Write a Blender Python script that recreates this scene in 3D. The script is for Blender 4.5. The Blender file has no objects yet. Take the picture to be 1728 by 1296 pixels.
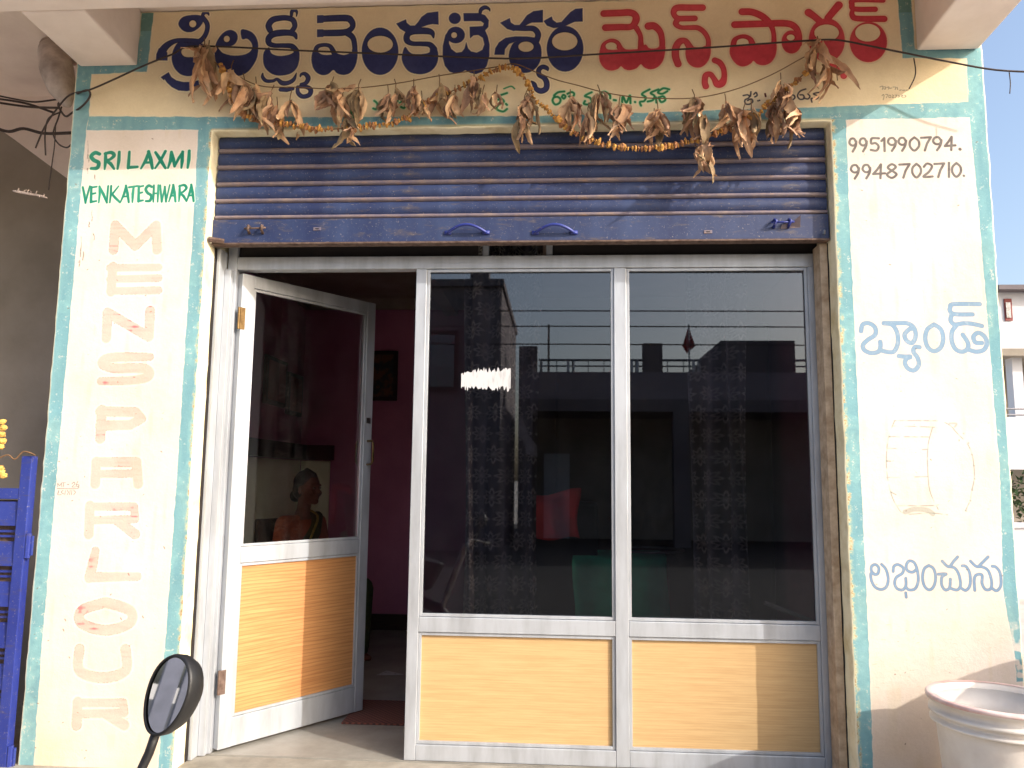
import bpy, bmesh, math, random
import numpy as np
from mathutils import Vector, Matrix, noise as mnoise
random.seed(7); rng = np.random.default_rng(7)
PI = math.pi
scene = bpy.context.scene
COL = scene.collection

# ------------------------------------------------------------------ camera
F = 1300.0
def _n(v): v = np.array(v, float); return v/np.linalg.norm(v)
AX = _n([21764, -78, F]); AZ = _n([116, 10648, -F]); AZ = _n(AZ-AX*np.dot(AZ, AX)); AY = np.cross(AZ, AX)
RW = np.array([AX, AY, AZ]); CAM = np.array([0, -3.15, 1.52])
cd = bpy.data.cameras.new('camera'); cam = bpy.data.objects.new('camera', cd); COL.objects.link(cam)
cd.sensor_fit = 'HORIZONTAL'; cd.sensor_width = 36; cd.lens = 36*F/1728
cd.clip_start = 0.05; cd.clip_end = 3000
m4 = Matrix(RW.tolist()).to_4x4(); m4.translation = Vector(CAM); cam.matrix_world = m4
scene.camera = cam
# ------------------------------------------------------------------ light
SUNV = Vector((1.62, -1.0, 1.037)).normalized()
w = bpy.data.worlds.new('World'); scene.world = w; w.use_nodes = True
nt = w.node_tree; bg = nt.nodes['Background']
sky = nt.nodes.new('ShaderNodeTexSky'); sky.sky_type = 'NISHITA'; sky.sun_disc = False
sky.sun_elevation = math.asin(SUNV.z); sky.sun_rotation = math.atan2(SUNV.x, SUNV.y)
sky.air_density = 1.0; sky.dust_density = 4.5; sky.ozone_density = 1.0
nt.links.new(sky.outputs[0], bg.inputs[0]); bg.inputs[1].default_value = 0.15
sd = bpy.data.lights.new('sun', 'SUN'); sd.energy = 2.05; sd.angle = math.radians(0.55); sd.color = (1, .96, .90)
sun = bpy.data.objects.new('sun', sd); COL.objects.link(sun); sun.location = (5, -5, 8)
sun.rotation_euler = SUNV.to_track_quat('Z', 'Y').to_euler()
scene.view_settings.view_transform = 'Standard'; scene.view_settings.look = 'None'
scene.view_settings.exposure = 1.12; scene.view_settings.gamma = 1
scene.render.engine = 'CYCLES'
scene.cycles.max_bounces = 10; scene.cycles.diffuse_bounces = 5; scene.cycles.transparent_max_bounces = 12
scene.cycles.glossy_bounces = 5
try: scene.cycles.use_denoising = True
except Exception: pass

# ------------------------------------------------------------------ photo-plane helpers (points on real planes)
def P(u, v, y=0.0):
    d = RW @ np.array([u-864, 648-v, -F]); t = (y-CAM[1])/d[1]; return CAM+t*d
def PV(u, v, y=0.0): return Vector(P(u, v, y))

# ------------------------------------------------------------------ materials
def lin(c):
    return tuple(((x/255)/12.92 if x/255 <= .04045 else ((x/255+.055)/1.055)**2.4) for x in c)
def new_mat(name):
    m = bpy.data.materials.new(name); m.use_nodes = True
    nt = m.node_tree; return m, nt, nt.nodes['Principled BSDF']
def N(nt, t, **k):
    n = nt.nodes.new(t)
    for a, b in k.items(): setattr(n, a, b)
    return n
def noise_tex(nt, scale, detail=5, rough=.6, vec=None, stretch=None, w=False):
    tc = N(nt, 'ShaderNodeTexCoord'); nz = N(nt, 'ShaderNodeTexNoise')
    nz.inputs['Scale'].default_value = scale; nz.inputs['Detail'].default_value = detail; nz.inputs['Roughness'].default_value = rough
    mp = N(nt, 'ShaderNodeMapping')
    if stretch: mp.inputs['Scale'].default_value = stretch
    nt.links.new(tc.outputs['Object'], mp.inputs[0]); nt.links.new(mp.outputs[0], nz.inputs['Vector'])
    return nz
def ramp(nt, src, a, b, ca=(0, 0, 0, 1), cb=(1, 1, 1, 1)):
    r = N(nt, 'ShaderNodeValToRGB'); r.color_ramp.elements[0].position = a; r.color_ramp.elements[1].position = b
    r.color_ramp.elements[0].color = ca; r.color_ramp.elements[1].color = cb
    nt.links.new(src, r.inputs[0]); return r
def mixc(nt, fac, a, b, mode='MIX'):
    m = N(nt, 'ShaderNodeMix', data_type='RGBA', blend_type=mode)
    for i, x in ((0, fac), (6, a), (7, b)):
        if hasattr(x, 'is_output'): nt.links.new(x, m.inputs[i])
        elif isinstance(x, (int, float)): m.inputs[i].default_value = x
        else: m.inputs[i].default_value = tuple(x)[:3]+(1,)
    return m.outputs[2]
def bump(nt, bs, src, strength, dist=.01):
    b = N(nt, 'ShaderNodeBump'); b.inputs['Strength'].default_value = strength; b.inputs['Distance'].default_value = dist
    nt.links.new(src, b.inputs['Height']); nt.links.new(b.outputs[0], bs.inputs['Normal'])
def MAT(name, c1, c2=None, scale=8, lo=.35, hi=.7, rough=.7, metal=0, bmp=.2, bscale=60, stretch=None, srgb=True, spec=.5, dist=.004, coat=0):
    m, nt, bs = new_mat(name)
    c1 = lin(c1) if srgb else c1
    c2 = (lin(c2) if srgb else c2) if c2 else tuple(x*.75 for x in c1)
    nz = noise_tex(nt, scale, stretch=stretch)
    r = ramp(nt, nz.outputs[0], lo, hi)
    nt.links.new(mixc(nt, r.outputs[0], c1, c2), bs.inputs['Base Color'])
    bs.inputs['Roughness'].default_value = rough; bs.inputs['Metallic'].default_value = metal
    bs.inputs['Specular IOR Level'].default_value = spec
    if coat: bs.inputs['Coat Weight'].default_value = coat
    if bmp: bump(nt, bs, noise_tex(nt, bscale, stretch=stretch).outputs[0], bmp, dist)
    return m
M = {}
M['plaster'] = MAT('cream_plaster', (240, 226, 216), (222, 206, 194), 3, bmp=.5, bscale=25, rough=.9)
M['reveal'] = MAT('reveal_plaster', (238, 228, 196), (200, 180, 130), 9, lo=.45, hi=.8, bmp=.5, bscale=40, rough=.9)
M['alu'] = MAT('weathered_aluminium', (186, 190, 196), (160, 162, 166), 14, lo=.4, hi=.75, rough=.42, metal=.35, bmp=.05, stretch=(1, 1, .2))
M['alu_brown'] = MAT('brown_guide_channel', (206, 184, 158), (160, 134, 108), 20, rough=.6, metal=.3)
M['blue'] = None
M['black_rubber'] = MAT('black_rubber', (26, 25, 27), (18, 18, 18), 20, rough=.5)
M['dark_gap'] = MAT('dark_gap', (34, 26, 24), (24, 18, 18), 10)
M['magenta'] = MAT('magenta_wall', (186, 118, 150), (170, 104, 136), 4, rough=.8)
M['olive'] = MAT('pale_olive_wall', (242, 242, 214), (230, 230, 200), 5, rough=.7)
M['ceil_in'] = MAT('room_ceiling', (160, 146, 136), (136, 122, 112), 3, rough=.9)
M['floor_in'] = MAT('stone_floor', (150, 146, 138), (120, 116, 108), 5, rough=.5, bmp=.15)
M['cement'] = MAT('cement_floor', (158, 152, 140), (120, 114, 104), 6, rough=.8, bmp=.35, bscale=50)
M['road'] = MAT('dusty_road', (196, 188, 176), (170, 162, 150), 1.5, rough=.95, bmp=.4, bscale=30)
M['dark_wood'] = MAT('dark_wood', (60, 42, 34), (40, 28, 24), 12, stretch=(1, 1, 8))
M['brass'] = MAT('brass', (122, 98, 62), (92, 70, 44), 30, rough=.45, metal=.8)
M['steel'] = MAT('steel', (150, 150, 155), (110, 105, 100), 30, rough=.3, metal=.9)
M['rusty'] = MAT('rusty_steel', (120, 100, 90), (80, 60, 52), 40, rough=.7, metal=.4)
M['cable'] = MAT('cable', (66, 52, 48), (46, 36, 34), 40, rough=.7)
M['twine'] = MAT('twine', (128, 96, 66), (100, 74, 50), 60, rough=.95)
M['leaf1'] = MAT('dried_leaf_tan', (226, 190, 148), (164, 122, 90), 22, rough=.75, bmp=.5, bscale=70, stretch=(1, 1, .4))
M['leaf2'] = MAT('dried_leaf_brown', (196, 156, 126), (132, 98, 76), 22, rough=.75, bmp=.5, bscale=70)
M['leaf3'] = MAT('dried_leaf_pink', (228, 188, 150), (178, 134, 100), 22, rough=.75, bmp=.5, bscale=70)
M['leaf4'] = MAT('dried_leaf_olive', (176, 150, 112), (120, 98, 72), 22, rough=.8, bmp=.5, bscale=70)
M['marigold'] = MAT('dried_marigold', (216, 166, 84), (160, 106, 56), 40, rough=.9, bmp=.8, bscale=120)
M['marigold2'] = MAT('dried_marigold_brown', (180, 128, 84), (130, 86, 58), 40, rough=.9, bmp=.8, bscale=120)
M['yellow_flower'] = MAT('yellow_marigold', (220, 184, 96), (188, 142, 72), 30, rough=.9, bmp=.8, bscale=120)
M['bucket'] = MAT('white_plastic', (228, 222, 214), (208, 198, 188), 6, rough=.42, bmp=.1)
M['bucket_rim'] = MAT('pink_stained_plastic', (226, 206, 200), (206, 162, 156), 9, lo=.4, hi=.65, rough=.5)
M['red_cloth'] = MAT('red_cloth', (214, 50, 60), (176, 34, 44), 10, rough=.9)
M['green_cloth'] = MAT('green_cloth', (50, 190, 150), (36, 160, 126), 10, rough=.9)
M['skin'] = MAT('brown_skin', (120, 72, 56), (104, 60, 46), 12, rough=.55, bmp=.05)
M['hair'] = MAT('black_hair', (22, 17, 16), (36, 28, 26), 60, rough=.45, stretch=(1, 1, 6), bmp=.4)
M['blouse'] = MAT('rust_blouse', (164, 84, 54), (136, 64, 44), 40, rough=.9)
M['sari'] = MAT('dark_green_sari', (44, 60, 36), (70, 74, 40), 30, rough=.85, bmp=.2)
M['sari_border'] = MAT('gold_sari_border', (176, 150, 70), (130, 100, 50), 50, rough=.6)
M['eye'] = MAT('eye_white', (120, 106, 98), rough=.4, bmp=0)
M['white_sticker'] = MAT('white_sticker_paper', (190, 190, 192), (140, 140, 144), 60, lo=.5, hi=.75, rough=.8, stretch=(1, 1, .2))
M['house_wall'] = MAT('house_white', (205, 205, 208), (188, 188, 192), .8, rough=.9, bmp=.2)
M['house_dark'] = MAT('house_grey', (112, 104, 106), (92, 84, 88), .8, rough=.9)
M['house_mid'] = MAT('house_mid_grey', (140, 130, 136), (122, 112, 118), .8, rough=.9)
M['brown_wall'] = MAT('brown_wall', (156, 146, 134), (130, 121, 108), 1.5, rough=.95)
M['maroon'] = MAT('maroon_paint', (130, 60, 56), (110, 48, 46), 5)
M['foliage'] = MAT('foliage', (70, 92, 44), (44, 62, 30), 3, rough=.8)
M['flag'] = MAT('flag_red', (150, 40, 40), (120, 30, 30), 5, rough=.9)
M['mat'] = None
M['gate_slate'] = MAT('slate_paint', (84, 88, 104), (66, 70, 84), 6)

def mat_blue(name, c1, c2, rust, rough=.5, s=1.0):
    m, nt, bs = new_mat(name)
    a = noise_tex(nt, 5*s, 6, .65, stretch=(1, 1, .35)); ra = ramp(nt, a.outputs[0], .38, .68)
    b = noise_tex(nt, 34*s, 6, .7, stretch=(.25, 1, 1)); rb = ramp(nt, b.outputs[0], .56, .72)
    g = noise_tex(nt, 120*s, 3, .7); rg = ramp(nt, g.outputs[0], .62, .78)
    c = mixc(nt, ra.outputs[0], lin(c1), lin(c2)); c = mixc(nt, rb.outputs[0], c, lin(rust)); 
    c = mixc(nt, rg.outputs[0], c, lin((150, 140, 130)))
    nt.links.new(c, bs.inputs['Base Color']); bs.inputs['Roughness'].default_value = rough
    bs.inputs['Metallic'].default_value = .1
    bump(nt, bs, b.outputs[0], .25, .003); return m
M['blue'] = mat_blue('dusty_blue_paint', (34, 44, 80), (54, 67, 102), (88, 80, 82))
M['bead'] = mat_blue('pale_blue_bead', (104, 96, 112), (140, 122, 114), (160, 128, 104), s=1.6)  # paler and warmer than the slat body
M['gate_blue'] = mat_blue('gate_blue_paint', (36, 48, 124), (52, 66, 142), (70, 66, 96), rough=.35)

def mat_wood(name, c1, c2, gs=1.0, amt=1.0):
    m, nt, bs = new_mat(name)
    a = noise_tex(nt, 9*gs, 8, .7, stretch=(.35, 1, 7)); ra = ramp(nt, a.outputs[0], .36, .66)
    tc = N(nt, 'ShaderNodeTexCoord'); mp = N(nt, 'ShaderNodeMapping'); mp.inputs['Scale'].default_value = (.5, 1, 3.2)
    wv = N(nt, 'ShaderNodeTexWave'); wv.bands_direction = 'Z'; wv.inputs['Scale'].default_value = 6*gs
    wv.inputs['Distortion'].default_value = 7; wv.inputs['Detail'].default_value = 4; wv.inputs['Detail Scale'].default_value = .6
    nt.links.new(tc.outputs['Object'], mp.inputs[0]); nt.links.new(mp.outputs[0], wv.inputs['Vector'])
    rw = ramp(nt, wv.outputs[0], .05, .35, (1, 1, 1, 1), (0, 0, 0, 1))
    c = mixc(nt, ra.outputs[0], lin(c1), lin(c2))
    mm = N(nt, 'ShaderNodeMath', operation='MULTIPLY'); nt.links.new(rw.outputs[0], mm.inputs[0]); mm.inputs[1].default_value = .38*amt
    c = mixc(nt, mm.outputs[0], c, tuple(x*.55 for x in lin(c2)))
    nt.links.new(c, bs.inputs['Base Color']); bs.inputs['Roughness'].default_value = .45
    bump(nt, bs, a.outputs[0], .06, .002); return m
M['wood_door'] = mat_wood('oak_laminate_door', (200, 146, 94), (176, 120, 72), 1.0, 1.0)
M['wood_panel'] = mat_wood('oak_laminate_panel', (202, 168, 120), (188, 152, 104), 1.6, .35)

def mat_glass(name, tint, refl, dust=.02):
    m = bpy.data.materials.new(name); m.use_nodes = True; nt = m.node_tree; nt.nodes.clear()
    out = N(nt, 'ShaderNodeOutputMaterial'); tr = N(nt, 'ShaderNodeBsdfTransparent'); gl = N(nt, 'ShaderNodeBsdfGlossy'); df = N(nt, 'ShaderNodeBsdfDiffuse')
    tr.inputs[0].default_value = tint+(1,); gl.inputs[0].default_value = (.92, .97, 1, 1); gl.inputs['Roughness'].default_value = .012
    df.inputs[0].default_value = (.5, .48, .46, 1)
    fr = N(nt, 'ShaderNodeFresnel'); fr.inputs[0].default_value = 1.5
    ad = N(nt, 'ShaderNodeMath', operation='ADD'); nt.links.new(fr.outputs[0], ad.inputs[0]); ad.inputs[1].default_value = refl
    mx = N(nt, 'ShaderNodeMixShader'); nt.links.new(ad.outputs[0], mx.inputs[0]); nt.links.new(tr.outputs[0], mx.inputs[1]); nt.links.new(gl.outputs[0], mx.inputs[2])
    nz = noise_tex(nt, 7, 8, .7, stretch=(1, 1, .5)); r = ramp(nt, nz.outputs[0], .45, .85)
    mu = N(nt, 'ShaderNodeMath', operation='MULTIPLY'); nt.links.new(r.outputs[0], mu.inputs[0]); mu.inputs[1].default_value = dust
    mx2 = N(nt, 'ShaderNodeMixShader'); nt.links.new(mu.outputs[0], mx2.inputs[0]); nt.links.new(mx.outputs[0], mx2.inputs[1]); nt.links.new(df.outputs[0], mx2.inputs[2])
    nt.links.new(mx2.outputs[0], out.inputs[0]); return m
M['glass'] = mat_glass('tinted_window_glass', (.60, .59, .62), .045, .006)
M['door_glass'] = mat_glass('door_glass', (.92, .92, .91), .0, .010)
def mat_mirror():
    m, nt, bs = new_mat('mirror'); bs.inputs['Metallic'].default_value = 1; bs.inputs['Roughness'].default_value = .02
    bs.inputs['Base Color'].default_value = (.8, .82, .85, 1); return m
M['mirror'] = mat_mirror()
def mat_curtain():
    m, nt, bs = new_mat('damask_curtain')
    tc = N(nt, 'ShaderNodeTexCoord'); sp = N(nt, 'ShaderNodeSeparateXYZ'); nt.links.new(tc.outputs['UV'], sp.inputs[0])
    def mth(op, a, b=None):
        n = N(nt, 'ShaderNodeMath', operation=op)
        for i, x in enumerate((a, b)):
            if x is None: continue
            if hasattr(x, 'is_output'): nt.links.new(x, n.inputs[i])
            else: n.inputs[i].default_value = x
        return n.outputs[0]
    # staggered medallions, lobed by a petal function
    u = mth('MULTIPLY', sp.outputs[0], 4.4); v = mth('MULTIPLY', sp.outputs[1], 19.0)
    row = mth('FLOOR', v); off = mth('MULTIPLY', mth('MODULO', row, 2.0), .5)
    fu = mth('SUBTRACT', mth('FRACT', mth('ADD', u, off)), .5); fv = mth('SUBTRACT', mth('FRACT', v), .5)
    r2 = mth('SQRT', mth('ADD', mth('MULTIPLY', fu, fu), mth('MULTIPLY', fv, fv)))
    ang = mth('ARCTAN2', fv, fu); pet = mth('ADD', .33, mth('MULTIPLY', mth('COSINE', mth('MULTIPLY', ang, 8.0)), .09))
    ring = mth('SUBTRACT', 1.0, mth('MULTIPLY', mth('ABSOLUTE', mth('SUBTRACT', r2, mth('MULTIPLY', pet, .9))), 9.0))
    core = mth('SUBTRACT', 1.0, mth('MULTIPLY', r2, 4.5))
    ss = mth('MAXIMUM', ring, core); ss = mth('MINIMUM', mth('MAXIMUM', ss, 0.0), 1.0)
    nz = noise_tex(nt, 120, 4); ss2 = mth('MULTIPLY', ss, mth('ADD', nz.outputs[0], .1))
    fold_shade = mth('ADD', .5, mth('MULTIPLY', mth('COSINE', mth('MULTIPLY', sp.outputs[0], 6.2832*4.4)), .5))  # one dark stripe per fold: shade between folds put into the cloth colour
    base = mixc(nt, mth('POWER', fold_shade, 2.0), lin((70, 64, 72)), lin((150, 143, 148)))
    nt.links.new(mixc(nt, ss2, base, lin((232, 224, 212))), bs.inputs['Base Color'])
    bs.inputs['Roughness'].default_value = .85; return m
M['curtain'] = mat_curtain()
def mat_floormat():
    m, nt, bs = new_mat('woven_mat')
    tc = N(nt, 'ShaderNodeTexCoord'); ch = N(nt, 'ShaderNodeTexChecker'); ch.inputs['Scale'].default_value = 70
    ch.inputs[1].default_value = lin((120, 70, 58))+(1,); ch.inputs[2].default_value = lin((78, 48, 42))+(1,)
    nt.links.new(tc.outputs['Object'], ch.inputs[0]); nt.links.new(ch.outputs[0], bs.inputs['Base Color'])
    bs.inputs['Roughness'].default_value = .95; bump(nt, bs, ch.outputs[1], .6, .004); return m
M['mat'] = mat_floormat()

# ------------------------------------------------------------------ mesh helpers
class MB:
    def __init__(s): s.v = []; s.f = []; s.uv = None
    def add(s, vs, fs):
        o = len(s.v); s.v += [tuple(v) for v in vs]; s.f += [tuple(i+o for i in f) for f in fs]; return s
    def box(s, x0, x1, y0, y1, z0, z1):
        return s.add([(x, y, z) for x in (x0, x1) for y in (y0, y1) for z in (z0, z1)],
                     [(0, 1, 3, 2), (4, 6, 7, 5), (0, 4, 5, 1), (2, 3, 7, 6), (0, 2, 6, 4), (1, 5, 7, 3)])
    def xbox(s, mtx, x, y, z):
        vs = [mtx @ Vector((a*x/2, b*y/2, c*z/2)) for a in (-1, 1) for b in (-1, 1) for c in (-1, 1)]
        return s.add(vs, [(0, 1, 3, 2), (4, 6, 7, 5), (0, 4, 5, 1), (2, 3, 7, 6), (0, 2, 6, 4), (1, 5, 7, 3)])
    def tube(s, pts, r, n=8, cap=True):
        pts = [Vector(p) for p in pts]; rs = r if isinstance(r, (list, tuple)) else [r]*len(pts)
        base = len(s.v); up = Vector((0, 0, 1)); prev = None
        for i, p in enumerate(pts):
            t = (pts[min(i+1, len(pts)-1)]-pts[max(i-1, 0)])
            if t.length < 1e-9: t = Vector((0, 0, 1))
            t.normalize()
            if prev is None:
                a = up if abs(t.dot(up)) < .95 else Vector((1, 0, 0)); nx = t.cross(a).normalized()
            else:
                nx = (prev - t*prev.dot(t)); nx = nx.normalized() if nx.length > 1e-6 else t.orthogonal().normalized()
            prev = nx; ny = t.cross(nx)
            for k in range(n):
                a = 2*PI*k/n; s.v.append(tuple(p+(nx*math.cos(a)+ny*math.sin(a))*rs[i]))
        for i in range(len(pts)-1):
            for k in range(n):
                a = base+i*n+k; b = base+i*n+(k+1) % n; s.f.append((a, b, b+n, a+n))
        if cap:
            s.f.append(tuple(base+k for k in range(n))[::-1]); s.f.append(tuple(base+(len(pts)-1)*n+k for k in range(n)))
        return s
    def lathe(s, prof, n=32, c=(0, 0, 0), ang=2*PI):
        base = len(s.v); m = len(prof)
        for k in range(n):
            a = ang*k/n
            for r, z in prof: s.v.append((c[0]+r*math.cos(a), c[1]+r*math.sin(a), c[2]+z))
        for k in range(n):
            k2 = (k+1) % n
            for i in range(m-1): s.f.append((base+k*m+i, base+k2*m+i, base+k2*m+i+1, base+k*m+i+1))
        return s
    def prism(s, poly, y0, y1):   # poly of (x,z) counter-clockwise seen from -Y
        n = len(poly); vs = [(x, y0, z) for x, z in poly]+[(x, y1, z) for x, z in poly]
        fs = [tuple(range(n)), tuple(range(2*n-1, n-1, -1))]+[(i, i+n, (i+1) % n+n, (i+1) % n) for i in range(n)]
        return s.add(vs, fs)
    def mesh(s, name, m, smooth=False):
        me = bpy.data.meshes.new(name); me.from_pydata(s.v, [], s.f)
        if m: me.materials.append(m)
        bm = bmesh.new(); bm.from_mesh(me); bmesh.ops.recalc_face_normals(bm, faces=bm.faces); bm.to_mesh(me); bm.free()
        if smooth:
            for p in me.polygons: p.use_smooth = True
        return me
    def build(s, name, m, parent=None, smooth=False, bev=0, loc=None):
        o = bpy.data.objects.new(name, s.mesh(name, m, smooth)); COL.objects.link(o)
        if parent: o.parent = parent
        if loc: o.location = loc
        if bev:
            b = o.modifiers.new('bevel', 'BEVEL'); b.width = bev; b.segments = 2; b.limit_method = 'ANGLE'
        return o
def empty(name, label, cat, loc=(0, 0, 0), rz=0, group=None):
    o = bpy.data.objects.new(name, None); COL.objects.link(o); o.location = loc; o.rotation_euler = (0, 0, rz)
    o.empty_display_size = .1; tag(o, label, cat, group); return o
def tag(o, label, cat, group=None):
    o['label'] = label; o['category'] = cat
    if group: o['group'] = group
    return o
def struct(o): o['kind'] = 'structure'; return o
def cr(pts, n=8, closed=False):
    pts = [np.array(p, float) for p in pts]; out = []
    m = len(pts)
    for i in range(m if closed else m-1):
        if closed: a, b, c, d = pts[i-1], pts[i], pts[(i+1) % m], pts[(i+2) % m]
        else: a, b, c, d = pts[max(i-1, 0)], pts[i], pts[i+1], pts[min(i+2, m-1)]
        for k in range(n):
            t = k/n; out.append(.5*((2*b)+(-a+c)*t+(2*a-5*b+4*c-d)*t*t+(-a+3*b-3*c+d)*t**3))
    if not closed: out.append(pts[-1])
    return out

# ------------------------------------------------------------------ the painted wall: hand lettering rasterised into an image on the plaster
WX0, WX1, WZ0, WZ1, RES = -2.25, 1.85, .2, 3.68, 560
TW, TH = int((WX1-WX0)*RES), int((WZ1-WZ0)*RES)
canvas = np.zeros((TH, TW, 3), np.float32)
def to_canvas(pts):
    a = np.array([P(p[0], p[1]) for p in pts]); return np.stack([(a[:, 0]-WX0)*RES, (a[:, 2]-WZ0)*RES], 1)
PXR = float(np.linalg.norm(P(900, 600)-P(901, 600)))*RES     # canvas px per photo px
class Layer:
    def __init__(s): s.f = np.full((TH, TW), 50., np.float32)
    def disc(s, x, y, r, pad=7):
        R = r+pad; x0, x1, y0, y1 = int(x-R), int(x+R)+2, int(y-R), int(y+R)+2
        x0, y0 = max(x0, 0), max(y0, 0); x1, y1 = min(x1, TW), min(y1, TH)
        if x0 >= x1 or y0 >= y1: return
        yy, xx = np.ogrid[y0:y1, x0:x1]; d = np.sqrt((xx-x)**2+(yy-y)**2)-r
        np.minimum(s.f[y0:y1, x0:x1], d, out=s.f[y0:y1, x0:x1])
    def stroke(s, pts, T, r=None, smooth=True, closed=False):
        ox, oy, sc = T; q = [(ox+p[0]/sc, oy+p[1]/sc, (p[2] if len(p) > 2 else r)/sc) for p in pts]
        q = cr(q, 8, closed) if smooth else cr(q, 1)+[np.array(q[-1])]
        if closed: q = q+[q[0]]
        c = to_canvas(q); rad = np.array([p[2] for p in q])*PXR
        for i in range(len(c)-1):
            L = np.hypot(*(c[i+1]-c[i])); k = max(1, int(L/max(.8, .3*rad[i])))
            for j in range(k+1):
                t = j/k; p = c[i]*(1-t)+c[i+1]*t; s.disc(p[0], p[1], rad[i]*(1-t)+rad[i+1]*t)
    def poly(s, pts, T, smooth=True, edge=.6):
        ox, oy, sc = T; q = [(ox+p[0]/sc, oy+p[1]/sc) for p in pts]
        if smooth: q = cr(q, 5, True)
        m, (x0, x1, y0, y1) = polymask(to_canvas(q))
        if m is None: return
        s.f[y0:y1, x0:x1][m] = -8
        if edge:
            c = to_canvas(q)
            for i in range(len(c)):
                a, b = c[i], c[(i+1) % len(c)]; k = max(1, int(np.hypot(*(b-a))/1.0))
                for j in range(k): p = a+(b-a)*j/k; s.disc(p[0], p[1], edge)
    def ell(s, cx, cy, rx, ry, T): s.poly([(cx+rx*math.cos(a*PI/12), cy+ry*math.sin(a*PI/12)) for a in range(24)], T, True)
    def cut(s, o): s.f = np.maximum(s.f, -o.f)
def polymask(c):
    x0, x1 = max(int(c[:, 0].min())-1, 0), min(int(c[:, 0].max())+2, TW); y0, y1 = max(int(c[:, 1].min())-1, 0), min(int(c[:, 1].max())+2, TH)
    if x0 >= x1 or y0 >= y1: return None, (0, 0, 0, 0)
    yy, xx = np.mgrid[y0:y1, x0:x1]; m = np.zeros(xx.shape, bool)
    for i in range(len(c)):
        (ax, ay), (bx, by) = c[i], c[(i+1) % len(c)]
        if ay == by: continue
        m ^= ((ay > yy) != (by > yy)) & (xx < (bx-ax)*(yy-ay)/(by-ay)+ax)
    return m, (x0, x1, y0, y1)
def vnoise(step, seed, sx=1, sy=1):
    r = np.random.default_rng(seed); h, wd = int(TH/(step*sy))+3, int(TW/(step*sx))+3
    g = r.random((h, wd)).astype(np.float32); y = np.arange(TH)/(step*sy); x = np.arange(TW)/(step*sx)
    yi, xi = y.astype(int), x.astype(int); fy, fx = (y-yi)[:, None].astype(np.float32), (x-xi)[None, :].astype(np.float32)
    fy = fy*fy*(3-2*fy); fx = fx*fx*(3-2*fx)
    return (g[yi][:, xi]*(1-fx)+g[yi][:, xi+1]*fx)*(1-fy)+(g[yi+1][:, xi]*(1-fx)+g[yi+1][:, xi+1]*fx)*fy
n_f = vnoise(2.2, 1); n_m = vnoise(9, 2); n_l = vnoise(60, 3); n_v = vnoise(12, 4, 1, 6); n_h = vnoise(5, 5, 8, 1); n_xl = vnoise(220, 6)
def paint(mask, col, alpha=1.0):
    a = (np.clip(mask, 0, 1)*alpha)[..., None]
    canvas[:] = canvas*(1-a)+(np.array(col, np.float32)/255)*a
def fieldmask(f, grow=0): return np.clip(.5-(f-grow*PXR), 0, 1)
# base coats
canvas[:] = np.array((226, 213, 202), np.float32)/255
xs = np.arange(TW)[None, :]/RES+WX0; zs = np.arange(TH)[:, None]/RES+WZ0
sign = (zs > 3.06)*np.ones((1, TW)); paint(sign, (240, 222, 186), 1)
paint((n_l*.6+n_m*.4)*sign, (224, 202, 162), .35)
low = np.clip((1.05-zs)/.8, 0, 1)*(1-sign); paint(low*(.4+.8*n_l), (228, 204, 174), .75)
paint(np.clip(n_v-.72, 0, 1)*3*(1-sign), (214, 196, 160), .35)
# teal bands
def band(pts):
    q = []
    for i in range(len(pts)):
        a, b = np.array(pts[i], float), np.array(pts[(i+1) % len(pts)], float); k = max(1, int(np.hypot(*(b-a))/9))
        for j in range(k): q.append(a+(b-a)*j/k+rng.normal(0, .45, 2))
    return q
T0 = (0, 0, 1)
L = Layer()
for pts in [
    [(100, 110), (154, 120), (150, 197), (145, 220), (137, 310), (128, 420), (95, 803), (69, 1105), (56, 1296), (10, 1310), (20, 1105), (50, 803), (90, 340)],
    [(150, 197), (333, 198), (640, 198), (900, 196), (1140, 189), (1421, 180), (1634, 172), (1680, 172), (1680, 198), (1640, 198), (1427, 202), (1300, 206), (1140, 211), (900, 214), (640, 217), (333, 219), (146, 220)],
    [(335, 216), (357, 216), (352, 340), (323, 796), (305, 1105), (293, 1300), (267, 1300), (277, 1105), (299, 796), (328, 340)],
    [(154, 125), (120, 126), (125, 108), (180, 106), (229, 100), (236, 60), (241, 6), (244, -6), (700, -9), (1200, -14), (1560, -26), (1537, 0), (1543, 84), (1660, 80), (1670, 99), (1523, 98), (1515, 0), (1514, -10), (1300, -5), (1140, -1), (860, 6), (500, 14), (259, 18), (247, 121)],
    [(1400, 202), (1427, 202), (1432, 340), (1452, 796), (1466, 1105), (1473, 1300), (1450, 1300), (1438, 1105), (1421, 796), (1398, 340)],
    [(1631, 97), (1680, 97), (1690, 340), (1720, 796), (1740, 1150), (1716, 1150), (1712, 1105), (1693, 1000), (1687, 796), (1650, 340), (1634, 172)]]:
    L.poly(band(pts), T0, False, .3)
# flaking low on the right edge band
flake = np.clip((n_m-.52)*7, 0, 1)*np.clip((1.05-zs)/.15, 0, 1)*(xs > 1.6)
chip = np.clip((n_f*.5+n_m*.5-.74)*14, 0, 1)
tm = fieldmask(L.f)*(1-flake*.9)*(1-chip*.6)
paint(tm, (124, 169, 176), 1); paint(tm*np.clip(n_v*1.3-.35, 0, 1), (104, 150, 164), .55); paint(tm*(n_l > .55)*n_m, (160, 208, 204), .35)
edge = np.clip(1-np.abs(L.f-1.8)/1.4, 0, 1)*(n_f*.6+.3); paint(edge, (238, 232, 220), .6)
grn = tm*(zs > 3.5); paint(grn, (92, 128, 112), .55)

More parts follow.
